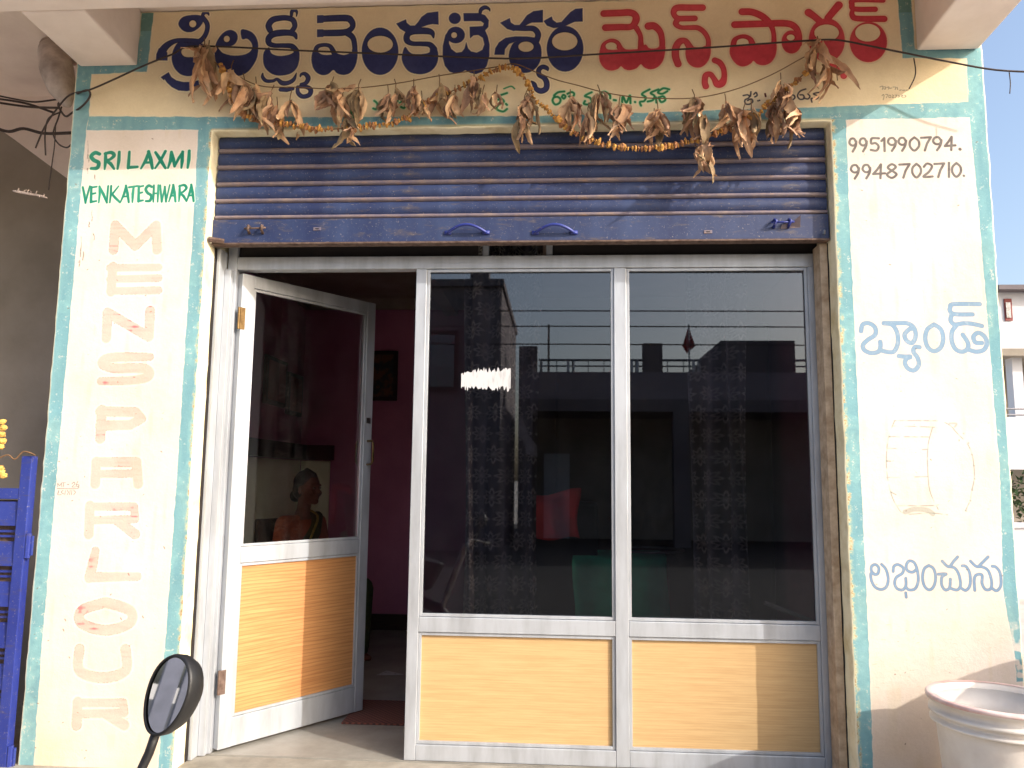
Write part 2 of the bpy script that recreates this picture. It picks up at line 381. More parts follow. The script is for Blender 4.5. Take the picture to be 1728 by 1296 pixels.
def letters(L, halo, fill, rim, hw=2.3, rw=1.2):
    paint(fieldmask(L.f, hw+2.2)*.35, tuple(x*.82 for x in halo), .5)
    paint(fieldmask(L.f, hw), halo, .92); m = fieldmask(L.f, 0)
    paint(m, rim, .96); paint(fieldmask(L.f, -rw), fill, .95)
    paint(fieldmask(L.f, -rw)*np.clip(n_l*.7+n_m*.6-.4, 0, 1), tuple(min(255, x*1.22+6) for x in fill), .5)
BL = Layer()
A_ = (240, 0, 7.2); H = Layer()
BL.poly([(440, 300), (460, 240), (520, 200), (640, 185), (720, 200), (735, 260), (710, 310), (670, 350), (610, 385), (540, 390), (480, 360)], A_)
BL.stroke([(735, 215, 30), (785, 290, 32), (785, 370, 32), (750, 450, 34), (690, 505, 38), (620, 500, 36), (500, 492, 32), (400, 500, 34), (310, 545, 46), (250, 610, 55), (240, 670, 62)], A_)
BL.poly([(165, 735), (172, 660), (200, 590), (300, 640), (303, 735)], A_, False)
BL.stroke([(735, 230, 22), (735, 180, 24), (765, 150, 26), (798, 165, 16), (808, 188, 6)], A_)
BL.poly([(440, 520), (385, 590), (360, 680), (365, 760), (400, 840), (470, 905), (560, 925), (640, 905), (705, 860), (745, 800), (770, 720), (770, 620), (740, 540), (640, 530), (540, 520)], A_)
BL.poly([(225, 940), (318, 882), (350, 940), (410, 980), (490, 1000), (600, 1000), (680, 980), (690, 1050), (640, 1085), (540, 1108), (440, 1100), (360, 1060), (300, 1005), (265, 955), (262, 975)], A_, False)
BL.poly([(890, 570), (915, 490), (975, 410), (1050, 370), (1120, 385), (1155, 440), (1140, 510), (1090, 555), (1000, 565), (940, 575)], A_)
BL.poly([(893, 560), (878, 640), (890, 740), (930, 830), (990, 895), (1080, 930), (1180, 920), (1270, 880), (1340, 800), (1390, 700), (1405, 580), (1390, 480), (1340, 405), (1270, 370), (1200, 368), (1212, 472), (1270, 470), (1318, 510), (1338, 570), (1310, 630), (1230, 670), (1100, 680), (980, 650), (930, 600)], A_)
H.ell(612, 292, 40, 40, A_); H.ell(1025, 475, 34, 36, A_); H.poly([(475, 640), (500, 590), (600, 560), (720, 580), (720, 660), (640, 690), (520, 690)], A_)
H.poly([(735, 285), (752, 330), (740, 400), (690, 440), (600, 445), (690, 390), (722, 330)], A_)
B_ = (420, 0, 7.2)
BL.stroke([(520, 380, 34), (555, 320, 34), (535, 250, 36), (470, 222, 38), (380, 222, 40), (285, 245, 44), (238, 310, 42), (255, 370, 38)], B_)
BL.stroke([(575, 470, 14), (550, 420, 34), (480, 400, 42), (380, 402, 46), (290, 420, 46), (238, 470, 42), (245, 530, 36), (310, 555, 32), (420, 556, 32), (520, 565, 36), (575, 620, 36)], B_)
BL.poly([(240, 580), (185, 630), (172, 720), (190, 810), (250, 880), (330, 915), (420, 915), (510, 890), (575, 830), (605, 740), (610, 650), (590, 600), (550, 610), (540, 640), (480, 670), (370, 685), (280, 660), (250, 610)], B_)
BL.stroke([(515, 190, 20), (520, 145, 26), (548, 122, 28), (580, 150, 16), (575, 200, 7)], B_)
BL.stroke([(165, 895, 10), (165, 940, 22), (210, 985, 24), (290, 985, 22), (340, 965, 20), (400, 1010, 32), (470, 1010, 30), (540, 970, 26), (575, 890, 6)], B_)
BL.stroke([(385, 1090, 28), (460, 1095, 28), (530, 1080, 24)], B_, smooth=False)
BL.stroke([(622, 935, 8), (635, 905, 18), (680, 900, 26), (718, 950, 32), (690, 1010, 28), (630, 1025, 18)], B_)
BL.stroke([(590, 1060, 22), (595, 1130, 28), (650, 1175, 30), (730, 1155, 32), (748, 1095, 32), (700, 1060, 28), (620, 1055, 24)], B_)
BL.stroke([(870, 232, 45), (1170, 222, 47), (1240, 255, 42), (1260, 315, 36), (1225, 365, 38), (1140, 398, 46), (870, 405, 44)], B_)
BL.poly([(828, 190), (900, 188), (900, 277), (828, 282)], B_, False); BL.poly([(828, 362), (900, 361), (900, 449), (828, 451)], B_, False)
BL.stroke([(1190, 400, 44), (1260, 460, 36), (1283, 560, 34), (1283, 690, 34)], B_)
BL.poly([(790, 600), (760, 700), (775, 810), (820, 880), (890, 912), (960, 900), (1022, 850), (1070, 890), (1140, 910), (1220, 890), (1280, 820), (1310, 720), (1312, 600), (1255, 600), (1245, 640), (1160, 672), (1090, 660), (1040, 640), (1000, 668), (900, 670), (840, 640)], B_)
BL.stroke([(800, 640, 32), (830, 570, 30), (910, 548, 26), (985, 565, 28), (1030, 640, 34)], B_)
C_ = (600, 0, 7.2)
BL.ell(295, 625, 220, 285, C_); H.ell(297, 540, 152, 100, C_)
BL.poly([(495, 290), (608, 240), (618, 280), (660, 315), (720, 315), (760, 270), (800, 210), (870, 160), (1000, 145), (1005, 298), (930, 292), (870, 305), (800, 330), (760, 400), (620, 400), (540, 350)], C_, False)
BL.stroke([(945, 460, 10), (925, 400, 34), (850, 378, 46), (700, 382, 46), (630, 420, 42), (622, 490, 40), (680, 530, 32), (800, 535, 32), (900, 545, 36), (950, 600, 42)], C_)
BL.poly([(600, 575), (570, 650), (562, 720), (590, 800), (650, 870), (740, 898), (840, 895), (930, 850), (985, 770), (1000, 680), (985, 600), (950, 570), (905, 600), (895, 640), (820, 660), (700, 660), (645, 630)], C_)
BL.ell(1203, 225, 70, 66, C_); BL.ell(1215, 428, 108, 98, C_); H.ell(1195, 430, 33, 33, C_)
BL.poly([(1150, 350), (1090, 430), (1060, 560), (1058, 700), (1085, 800), (1140, 870), (1210, 895), (1280, 880), (1332, 852), (1390, 885), (1460, 900), (1530, 875), (1590, 800), (1620, 680), (1622, 540), (1600, 440), (1568, 372), (1608, 330), (1615, 250), (1570, 190), (1500, 163), (1310, 165), (1315, 258), (1520, 256), (1560, 285), (1545, 322), (1385, 330), (1390, 465), (1430, 430), (1490, 425), (1545, 460), (1565, 540), (1540, 610), (1470, 645), (1400, 630), (1362, 590), (1342, 520), (1325, 590), (1290, 635), (1220, 645), (1160, 600), (1130, 530), (1130, 500), (1180, 480)], C_, False)
BL.stroke([(1510, 175, 18), (1522, 120, 26), (1570, 92, 28), (1618, 110, 16), (1630, 138, 5)], C_)
D_ = (800, 0, 7.2)
BL.poly([(318, 280), (430, 225), (440, 275), (490, 308), (550, 308), (590, 260), (640, 190), (720, 140), (832, 125), (832, 272), (700, 275), (650, 295), (580, 345), (480, 378), (400, 352)], D_, False)
BL.stroke([(470, 342, 36), (600, 348, 36), (720, 352, 38), (775, 415, 38), (760, 490, 38)], D_)
BL.poly([(248, 665), (365, 665), (370, 600), (420, 535), (500, 505), (600, 500), (760, 510), (740, 462), (640, 448), (500, 446), (380, 465), (300, 520), (258, 590)], D_, False)
BL.poly([(500, 510), (445, 580), (422, 680), (440, 770), (500, 850), (590, 885), (690, 870), (770, 800), (810, 700), (812, 600), (790, 530), (740, 480), (640, 478)], D_); H.ell(628, 570, 90, 60, D_)
BL.stroke([(895, 862, 6), (880, 830, 28), (830, 815, 30), (785, 850, 32), (790, 910, 32), (850, 950, 34), (880, 1010, 36), (870, 1080, 38), (810, 1108, 38), (750, 1080, 32), (728, 1025, 28), (695, 990, 10)], D_)
BL.poly([(845, 258), (940, 205), (952, 245), (1000, 280), (1060, 272), (1110, 215), (1170, 150), (1230, 112), (1315, 105), (1315, 262), (1220, 265), (1160, 290), (1080, 330), (960, 340), (885, 312)], D_, False)
BL.ell(1103, 595, 220, 275, D_); H.ell(1099, 505, 152, 108, D_)
BL.cut(H); letters(BL, (246, 232, 198), (58, 64, 112), (34, 30, 56))
# red words
RD = Layer(); H = Layer(); E_ = (990, 0, 7.2)
RD.stroke([(208, 167, 46), (400, 160, 46), (520, 155, 46), (585, 185, 44), (596, 250, 46), (540, 325, 42), (400, 332, 44), (228, 338, 46)], E_)
RD.stroke([(600, 340, 35), (648, 430, 30), (655, 520, 34), (660, 620, 46)], E_)
RD.poly([(165, 600), (152, 700), (175, 780), (230, 840), (300, 858), (370, 840), (415, 805), (460, 840), (520, 853), (600, 830), (655, 780), (700, 820), (770, 843), (850, 820), (910, 760), (940, 680), (948, 560), (890, 560), (850, 590), (760, 592), (710, 545), (660, 590), (600, 603), (480, 606), (420, 570), (380, 605), (260, 608), (220, 580)], E_)
RD.stroke([(192, 620, 36), (212, 545, 32), (290, 500, 30), (360, 520, 34), (400, 580, 36)], E_)
RD.stroke([(750, 320, 50), (820, 320, 48), (890, 390, 40), (915, 500, 36), (912, 620, 38)], E_)
RD.stroke([(1403, 95, 44), (1250, 95, 44), (1100, 97, 44), (1056, 140, 38), (1064, 190, 34), (1110, 226, 38), (1200, 228, 38), (1310, 226, 38)], E_)
RD.stroke([(1110, 232, 36), (1080, 290, 36), (1140, 335, 30), (1250, 338, 32), (1350, 342, 34), (1430, 400, 32), (1475, 490, 30), (1470, 600, 34)], E_)
RD.stroke([(1108, 780, 44), (1078, 690, 46), (1080, 590, 46), (1125, 510, 44), (1195, 500, 38), (1240, 560, 42), (1280, 620, 46)], E_)
RD.poly([(1210, 590), (1203, 680), (1230, 760), (1290, 810), (1370, 820), (1440, 780), (1490, 700), (1500, 590), (1440, 562), (1380, 585), (1300, 575)], E_)
RD.stroke([(1555, 735, 38), (1615, 765, 38), (1660, 840, 34), (1668, 940, 36), (1640, 1010, 48), (1585, 1025, 44), (1545, 960, 34), (1500, 905, 34), (1445, 920, 38), (1432, 1000, 38), (1445, 1050, 40)], E_)
F_ = (1180, 0, 7.2)
RD.stroke([(520, 145, 46), (640, 150, 46), (760, 200, 45), (850, 280, 40), (895, 380, 30), (905, 500, 32), (890, 600, 42)], F_)
RD.stroke([(430, 302, 46), (800, 290, 45), (1060, 288, 45), (1165, 335, 42), (1212, 430, 34), (1210, 540, 34)], F_)
RD.poly([(385, 560), (372, 660), (430, 760), (500, 805), (570, 800), (630, 765), (656, 738), (700, 775), (770, 793), (850, 770), (910, 700), (935, 600), (925, 520), (860, 530), (760, 545), (660, 545), (560, 565), (460, 560)], F_)
RD.stroke([(408, 590, 36), (430, 490, 34), (530, 447, 30), (615, 480, 34), (650, 560, 40)], F_)
RD.ell(1118, 512, 118, 138, F_); H.ell(1108, 458, 46, 34, F_); H.ell(525, 513, 68, 40, F_)
G_ = (1340, 0, 7.2)
RD.stroke([(175, 155, 50), (240, 200, 44), (300, 250, 44)], G_); RD.stroke([(540, 65, 50), (480, 135, 46), (410, 220, 44)], G_)
RD.ell(395, 490, 216, 263, G_); H.ell(393, 400, 148, 98, G_)
RD.stroke([(440, 800, 30), (520, 835, 42), (590, 870, 44), (600, 925, 40)], G_)
RD.stroke([(1075, 5, 34), (740, 0, 36), (700, 60, 34), (735, 112, 34), (980, 115, 36)], G_)
RD.stroke([(705, 135, 26), (705, 190, 34), (770, 228, 38), (1090, 232, 42)], G_); RD.ell(900, 512, 224, 243, G_); H.ell(892, 400, 150, 106, G_)
H.ell(295, 562, 66, 42, E_)
RD.cut(H); letters(RD, (238, 196, 164), (196, 66, 78), (176, 40, 48), 1.6, 1.3)
# small green and black lines
def ink(strokes, T, r, col, alpha=.9, halo=None, wear=0):
    L = Layer()
    for s in strokes: L.stroke(s, T, r)
    if halo: paint(fieldmask(L.f, 1.5), halo, .6)
    m = fieldmask(L.f, 0)
    if wear: m = m*np.clip(1.25-wear*np.clip(n_f*.5+n_m*.7-.25, 0, 1)*1.6, 0, 1)
    paint(m, col, alpha); return L
K_ = (900, 130, 5.76)
ink([[(200, 180), (240, 150), (300, 142)], [(205, 185), (185, 230), (210, 268), (250, 255), (262, 220), (235, 195), (200, 200)], [(275, 195), (290, 175), (310, 190), (295, 212), (275, 195)], [(330, 165), (370, 148), (395, 165), (380, 195), (345, 190)],
     [(565, 150), (500, 185), (550, 205), (565, 245), (530, 268), (490, 262), (500, 235)], [(590, 190), (610, 205), (595, 225)], [(650, 160), (690, 145), (740, 175), (745, 210)], [(780, 225), (800, 228)],
     [(860, 262), (868, 190), (902, 250), (936, 182), (942, 256)], [(985, 244), (988, 246)], [(1128, 122), (1055, 165), (1090, 200), (1075, 235), (1035, 245), (1045, 280)], [(1215, 122), (1140, 155), (1175, 185), (1160, 225), (1110, 240)], [(1318, 122), (1260, 112), (1210, 150), (1250, 165), (1300, 140)], [(1215, 200), (1240, 245), (1280, 225), (1262, 190), (1225, 198)], [(1190, 200), (1195, 250)]],
    K_, 11, (30, 122, 76), .95, (190, 226, 190))
J_ = (560, 120, 5.76)
ink([[(225, 300), (190, 350), (190, 430), (220, 460), (250, 410), (240, 340), (215, 345)], [(410, 290), (440, 320), (430, 370), (400, 365)], [(600, 290), (640, 290)], [(660, 310), (690, 295), (715, 320), (700, 360), (670, 350)], [(905, 360), (912, 315), (935, 350), (955, 295), (962, 365)],
     [(1640, 235), (1700, 215)], [(1600, 290), (1640, 270), (1670, 300), (1620, 330), (1600, 370), (1660, 395), (1700, 370)], [(1690, 320), (1700, 330)]], J_, 11, (30, 122, 76), .9, (190, 226, 190))
ink([[(850+0, 150), (862, 146), (868, 150)]], T0, 1.4, (52, 140, 92))
Q_ = (1230, 130, 5.76)
ink([[(138, 182), (180, 175), (205, 190), (212, 145)], [(212, 165), (190, 205), (155, 225), (160, 262), (200, 265), (230, 240), (215, 215), (180, 230)], [(240, 170), (262, 152), (272, 180), (250, 195)], [(280, 232), (282, 234)], [(295, 228), (297, 230)],
     [(578, 185), (620, 175), (640, 200), (610, 228), (575, 212)], [(745, 118), (690, 140), (665, 185), (690, 218), (730, 210), (720, 178), (690, 175)], [(725, 205), (765, 215), (785, 190), (765, 165)], [(880, 150), (820, 165), (868, 190), (848, 215), (800, 210), (805, 245)]], Q_, 7.5, (52, 48, 60), .9)
ink([[(350, 165), (356, 190)]], Q_, 9, (60, 20, 24), .9)
R_ = (1340, 0, 7.2)
ink([[(1040, 1060), (1075, 1050), (1070, 1090)], [(1085, 1060), (1110, 1060), (1105, 1085), (1085, 1080)], [(1125, 1065), (1150, 1060), (1145, 1085)], [(1160, 1075), (1185, 1072)], [(1200, 1060), (1235, 1062), (1225, 1090)], [(1250, 1062), (1255, 1090)], [(1280, 1100), (1300, 1095)], [(1315, 1100), (1345, 1098)], [(1360, 1100), (1385, 1095)],
     [(1065, 1165), (1085, 1150), (1090, 1175), (1080, 1215)], [(1110, 1150), (1135, 1152), (1118, 1190)], [(1150, 1160), (1170, 1160), (1172, 1185), (1150, 1185), (1150, 1160)], [(1190, 1155), (1205, 1165), (1188, 1188), (1212, 1186)], [(1225, 1158), (1245, 1160), (1228, 1188)], [(1262, 1160), (1280, 1172), (1262, 1186)], [(1300, 1158), (1320, 1162), (1302, 1175), (1325, 1188)], [(1340, 1160), (1358, 1170), (1340, 1186)]], R_, 4.2, (110, 100, 90), .75)
# brush alphabet in a unit box, x right, y down
AB = {'S': [[(.95, .1, 1), (.5, .02, 1.2), (.1, .22, 1.2), (.35, .45, 1.2), (.85, .62, 1.2), (.7, .92, 1.2), (.1, .95, .9)]], 'R': [[(.2, .05, .8), (.2, .5, 1.1), (.12, 1, .6)], [(.15, .08, .8), (.7, .02, 1.1), (.95, .2, 1.1), (.6, .42, .9), (.3, .5, .8), (.65, .7, 1.1), (.95, 1, .7)]],
      'I': [[(.6, 0, .9), (.5, .5, 1.1), (.2, 1, .7)]], 'L': [[(.25, 0, .8), (.2, .5, 1), (.15, .95, 1)], [(.15, .93, 1), (.95, .9, .8)]], 'A': [[(.62, 0, .8), (.4, .5, 1.1), (.02, 1, .6)], [(.6, 0, 1), (.78, .5, 1.2), (.9, 1, .9)], [(.3, .66, .7), (.8, .64, .8)]],
      'X': [[(.05, .05, .8), (.5, .5, 1.2), (.95, 1, .8)], [(.95, 0, .9), (.5, .55, .9), (.02, 1, .6)]], 'M': [[(.2, .1, .8), (.15, .6, 1), (0, 1, .6)], [(.22, .05, .9), (.35, .5, 1.1), (.42, .9, .8)], [(.42, .9, .7), (.7, .4, .9), (.95, .05, .8)], [(.93, .05, .9), (.9, .6, 1.1), (.85, 1, .6)]],
      'V': [[(.05, .05, .9), (.25, .5, 1.1), (.4, 1, .9)], [(.95, 0, .8), (.65, .5, .9), (.4, 1, .7)]], 'E': [[(.2, .05, 1), (.15, .95, 1.2)], [(.15, .08, .8), (.9, .03, .8)], [(.15, .48, .8), (.75, .42, .8)], [(.12, .95, 1), (.85, .9, .8)]],
      'N': [[(.1, .02, .9), (.12, .5, 1), (.02, 1, .6)], [(.1, .05, .9), (.5, .5, 1.2), (.85, 1, .9)], [(.98, 0, .8), (.9, .5, .9), (.85, 1, .7)]], 'K': [[(.15, 0, .9), (.12, .5, 1), (.02, 1, .7)], [(.85, .02, .6), (.25, .5, .9), (.5, .7, 1.1), (.98, 1, .9)]],
      'T': [[(.02, .1, .9), (.98, .03, .8)], [(.55, .08, .9), (.45, .5, 1.2), (.4, 1, .7)]], 'H': [[(.15, 0, .8), (.1, .5, 1), (.05, 1, .7)], [(.85, 0, .8), (.8, .5, 1), (.75, 1, .7)], [(.1, .5, .7), (.85, .48, .7)]], 'W': [[(.05, .02, .9), (.2, 1, .9)], [(.5, .1, .7), (.22, 1, .7)], [(.5, .1, .9), (.62, 1, .9)], [(.98, 0, .7), (.62, 1, .7)]],
      'P': [[(.18, 0, 1), (.15, 1, 1)], [(.15, .05, 1), (.8, .08, 1), (.9, .3, 1), (.7, .52, 1), (.15, .55, 1)]], 'O': [[(.5, .02, 1), (.08, .3, 1), (.08, .75, 1), (.5, 1, 1), (.92, .75, 1), (.92, .3, 1), (.5, .02, 1)]], 'U': [[(.1, 0, 1), (.1, .75, 1), (.5, 1, 1), (.9, .75, 1), (.9, 0, 1)]],
      '9': [[(.85, .3, 1), (.6, .05, 1), (.2, .08, 1), (.05, .35, 1), (.35, .55, 1), (.75, .5, 1), (.88, .25, 1), (.8, .6, 1), (.45, 1, 1)]], '5': [[(.95, .05, 1), (.2, .05, 1), (.15, .42, 1), (.6, .4, 1), (.92, .65, 1), (.7, .95, 1), (.1, .9, 1)]], '1': [[(.1, .25, 1), (.55, .03, 1), (.6, 1, 1)]],
      '0': [[(.5, .02, 1), (.1, .3, 1), (.1, .7, 1), (.5, 1, 1), (.92, .7, 1), (.9, .3, 1), (.5, .02, 1)]], '7': [[(.05, .06, 1), (.95, .03, 1), (.6, .5, 1), (.4, 1, 1)]], '4': [[(.62, 1, 1), (.66, .02, 1), (.35, .4, 1), (.03, .7, 1), (1, .66, 1)]], '8': [[(.5, .48, 1), (.12, .25, 1), (.5, .02, 1), (.88, .22, 1), (.5, .48, 1), (.05, .75, 1), (.5, 1, 1), (.95, .75, 1), (.5, .48, 1)]],
      '2': [[(.08, .25, 1), (.4, .02, 1), (.88, .2, 1), (.6, .6, 1), (.05, .96, 1), (.95, .95, 1)]], '|': [[(.5, 0, 1), (.5, 1, 1)]], '6': [[(.8, .05, 1), (.3, .3, 1), (.1, .7, 1), (.5, 1, 1), (.85, .75, 1), (.5, .5, 1), (.15, .65, 1)]]}
STRAIGHT = set('LAXMVENKTHWI|147P')
def word(L, boxes, y0, y1, T, r, slope=0.0, shear=0):
    for ch, a, b in boxes:
        for s in AB[ch]:
            L.stroke([(a+(b-a)*x, y0+(y1-y0)*y+slope*(a+(b-a)*x), r*q) for x, y, q in s], T, smooth=ch not in STRAIGHT)
G = Layer(); S_ = (120, 230, 7.513)
word(G, [('S', 240, 365), ('R', 405, 550), ('I', 575, 630), ('L', 700, 845), ('A', 880, 1045), ('X', 1060, 1200), ('M', 1225, 1425), ('I', 1465, 1515)], 212, 425, S_, 23, -.016)
word(G, [('V', 140, 240), ('E', 235, 330), ('N', 345, 470), ('K', 485, 620), ('A', 620, 740), ('T', 730, 840), ('E', 840, 920), ('S', 935, 1025), ('H', 1035, 1115), ('W', 1120, 1250), ('A', 1235, 1330), ('R', 1350, 1465), ('A', 1460, 1560)], 640, 850, S_, 17, -.016)
paint(fieldmask(G.f, 1.6), (226, 236, 214), .75); m = fieldmask(G.f); paint(m, (22, 122, 98), .95); paint(m*np.clip(n_v*1.6-.6, 0, 1), (60, 160, 130), .6)
D = Layer(); X_ = (1410, 210, 6.912)
word(D, [('9', 155, 250), ('9', 275, 372), ('5', 398, 508), ('1', 525, 600), ('9', 605, 715), ('9', 728, 832), ('0', 855, 978), ('7', 988, 1115), ('9', 1130, 1245), ('4', 1268, 1395)], 165, 322, X_, 14, -.016)
word(D, [('9', 172, 283), ('9', 308, 415), ('4', 432, 575), ('8', 592, 715), ('7', 735, 868), ('0', 885, 998), ('2', 1018, 1135), ('7', 1145, 1270), ('|', 1300, 1340), ('0', 1350, 1465)], 475, 638, X_, 14, -.018)
D.stroke([(1448, 290), (1450, 292)], X_, 18); D.stroke([(1493, 600), (1495, 602)], X_, 14)
m = fieldmask(D.f); paint(m, (100, 95, 94), .92); paint(m*np.clip(-D.f/2-.5, 0, 1), (132, 128, 124), .5); paint(m*(n_m > .6), (90, 80, 78), .4)
Y_ = (1430, 490, 6.646)
bt = [[(150, 460), (170, 385), (240, 372), (308, 420), (308, 500), (230, 555), (175, 610), (185, 670), (260, 705), (345, 690), (368, 630), (366, 580)], [(360, 670), (430, 690), (515, 690), (562, 600), (556, 480), (500, 390), (405, 372)], [(405, 370), (560, 370), (680, 375), (748, 430), (762, 520), (725, 590), (665, 570), (638, 500), (690, 440), (740, 430)],
      [(575, 740), (640, 745), (700, 745)], [(805, 640), (755, 640), (738, 690), (785, 760), (797, 840), (745, 900), (680, 880), (643, 820), (660, 770), (700, 752)], [(970, 385), (895, 440), (870, 540), (900, 640), (970, 685), (1045, 640), (1072, 540), (1045, 440), (970, 385)],
      [(1480, 157), (1190, 157), (1150, 195), (1152, 240), (1210, 270), (1400, 272)], [(1165, 280), (1155, 340), (1200, 385), (1300, 372), (1400, 378), (1505, 402)], [(1215, 400), (1170, 470), (1170, 580), (1215, 665), (1290, 690), (1345, 655), (1348, 590), (1292, 500)], [(1350, 665), (1440, 690), (1525, 670), (1562, 600), (1535, 520), (1465, 478), (1412, 520), (1432, 585), (1505, 592)]]
L = ink(bt, Y_, 25, (118, 152, 182), .88, None, .35)
paint(fieldmask(L.f)*np.clip((1-np.abs(L.f)/1.6), 0, 1)*n_f, (84, 106, 146), .6)
Z_ = (1450, 930, 6.912)
lb = [[(180, 275), (140, 235), (142, 180), (188, 160), (225, 200), (215, 262), (180, 275), (135, 262), (138, 340), (180, 420), (250, 450), (312, 420), (335, 330), (310, 220), (258, 158)], [(392, 240), (402, 180), (450, 160), (510, 200), (500, 260), (430, 310), (410, 380), (440, 440), (500, 455), (540, 410), (540, 320)], [(540, 420), (580, 455), (650, 440), (685, 350), (675, 230), (640, 140), (580, 118), (545, 170), (560, 230), (620, 248), (670, 210)], [(540, 490), (545, 540)],
      [(810, 170), (755, 210), (735, 310), (758, 410), (815, 455), (868, 410), (888, 310), (865, 210), (810, 170)], [(920, 272), (1010, 270), (962, 305), (960, 400), (1000, 455), (1050, 430), (1060, 330)], [(965, 120), (1040, 185), (1100, 120), (1145, 70)], [(1040, 185), (1110, 200), (1160, 280), (1178, 400), (1140, 455), (1070, 440)], [(1180, 430), (1240, 460), (1288, 400), (1288, 270), (1245, 185), (1198, 175)],
      [(1345, 460), (1338, 340), (1362, 282), (1428, 282), (1430, 380), (1470, 450), (1530, 440), (1540, 350), (1500, 230), (1430, 187), (1360, 180), (1295, 120)], [(1400, 170), (1500, 70)], [(1540, 430), (1600, 465), (1648, 400), (1640, 260), (1592, 190), (1548, 180)]]
L = ink(lb, Z_, 15, (112, 142, 176), .92, None, .3)
paint(np.clip(1-np.abs(L.f+.3)/1.1, 0, 1), (96, 106, 116), .55)
# faded drum outline
U_ = (1450, 690, 6.48)
L = Layer()
for s in [[(385, 130), (875, 132)], [(370, 190), (600, 195), (820, 203)], [(320, 305), (560, 308), (765, 310)], [(300, 435), (450, 438)], [(690, 447), (750, 445)], [(300, 572), (340, 575)], [(300, 752), (450, 752)], [(600, 747), (750, 744)], [(340, 912), (400, 940)], [(405, 1060), (600, 1062), (830, 1060)]]: L.stroke(s, U_, 6)
L.stroke([(930, 150), (1000, 190), (1060, 260), (1140, 340), (1190, 400), (1230, 500), (1250, 620), (1255, 760), (1230, 890), (1210, 1000), (1160, 1115)], U_, 6)
L.stroke([(385, 130), (320, 300), (295, 500), (300, 700), (340, 912), (405, 1060), (500, 1150), (760, 1140), (960, 1160)], U_, 6)
L.stroke([(800, 200), (750, 400), (745, 650), (770, 900), (860, 1100)], U_, 6)
paint(fieldmask(L.f)*np.clip(n_m*2.2-.35, 0, 1), (120, 122, 118), .6)
L = Layer()
for c in [(1138, 272), (1190, 375), (1228, 503), (1250, 622), (1257, 766), (1232, 888), (1212, 1005), (1162, 1116), (330, 305), (300, 572), (345, 912)]: L.stroke([c, (c[0]+2, c[1]+2)], U_, 10)
L.stroke([(500, 1130), (600, 1100), (740, 1110), (800, 1150)], U_, 26); L.stroke([(985, 160), (1060, 165), (1040, 200)], U_, 10)
paint(fieldmask(L.f), (120, 130, 122), .45)
# faded stacked MENS PARLOUR
L = Layer()
FM = [('M', 179, 277, 370, 428), ('E', 173, 272, 442, 501), ('N', 167, 265, 518, 577), ('S', 162, 260, 593, 652), ('P', 152, 250, 686, 747), ('A', 148, 247, 770, 822), ('R', 139, 238, 845, 908), ('L', 132, 240, 924, 984), ('O', 127, 229, 1010, 1070), ('U', 121, 224, 1090, 1150), ('R', 118, 220, 1178, 1229)]
BLK = dict(AB)
BLK['M'] = [[(.1, 1, 1), (.13, .1, 1)], [(.13, .1, 1), (.5, .85, 1)], [(.5, .85, 1), (.88, .1, 1)], [(.88, .1, 1), (.9, 1, 1)]]; BLK['N'] = [[(.1, 1, 1), (.12, .08, 1)], [(.12, .08, 1), (.85, .92, 1)], [(.9, .02, 1), (.88, .95, 1)]]
BLK['E'] = [[(.15, .05, 1), (.12, .95, 1)], [(.1, .1, .8), (.98, .08, .8)], [(.1, .5, .8), (.98, .46, .8)], [(.1, .92, .8), (.98, .9, .8)]]
BLK['A'] = [[(.1, 1, 1), (.12, .1, 1)], [(.12, .12, 1), (.85, .12, 1)], [(.85, .12, 1), (.88, 1, 1)], [(.1, .6, .8), (.85, .58, .8)]]; BLK['R'] = [[(.08, 1, 1), (.1, .05, 1)], [(.1, .08, .8), (.9, .08, .8), (.92, .5, .8), (.1, .54, .8)], [(.6, .56, .9), (.92, 1, 1)]]
BLK['S'] = [[(.95, .08, .8), (.25, .1, 1), (.08, .3, 1), (.3, .48, 1), (.85, .5, 1), (.92, .78, 1), (.6, .92, .9), (.05, .95, .8)]]
for ch, a, b, c, d in FM:
    for s in BLK[ch]: L.stroke([(a+(b-a)*(.03+.94*x), c+(d-c)*(.10+.80*y), 8.4*q) for x, y, q in s], T0, smooth=ch in 'OUS')
fm = fieldmask(L.f)
wv = np.clip(n_l*.5+n_v*.35+n_h*.35-.12, 0, 1)
paint(fm, (224, 180, 168), .82); paint(fm*np.clip((n_h*.6+n_l*.7)-.55, 0, 1)*2.2, (212, 146, 138), .3); paint(fm*np.clip(n_h*.4+n_m*.3+n_l*.5-.84, 0, 1)*7, (200, 80, 92), .65)
paint(np.clip(1-np.abs(L.f)/1.2, 0, 1)*(n_f > .5)*(n_l > .42), (176, 110, 108), .65)
paint(fm*np.clip(n_v-.5, 0, 1), (224, 188, 172), .8)
paint(np.clip(1-np.abs(L.f-3)/3, 0, 1), (238, 232, 224), .4)
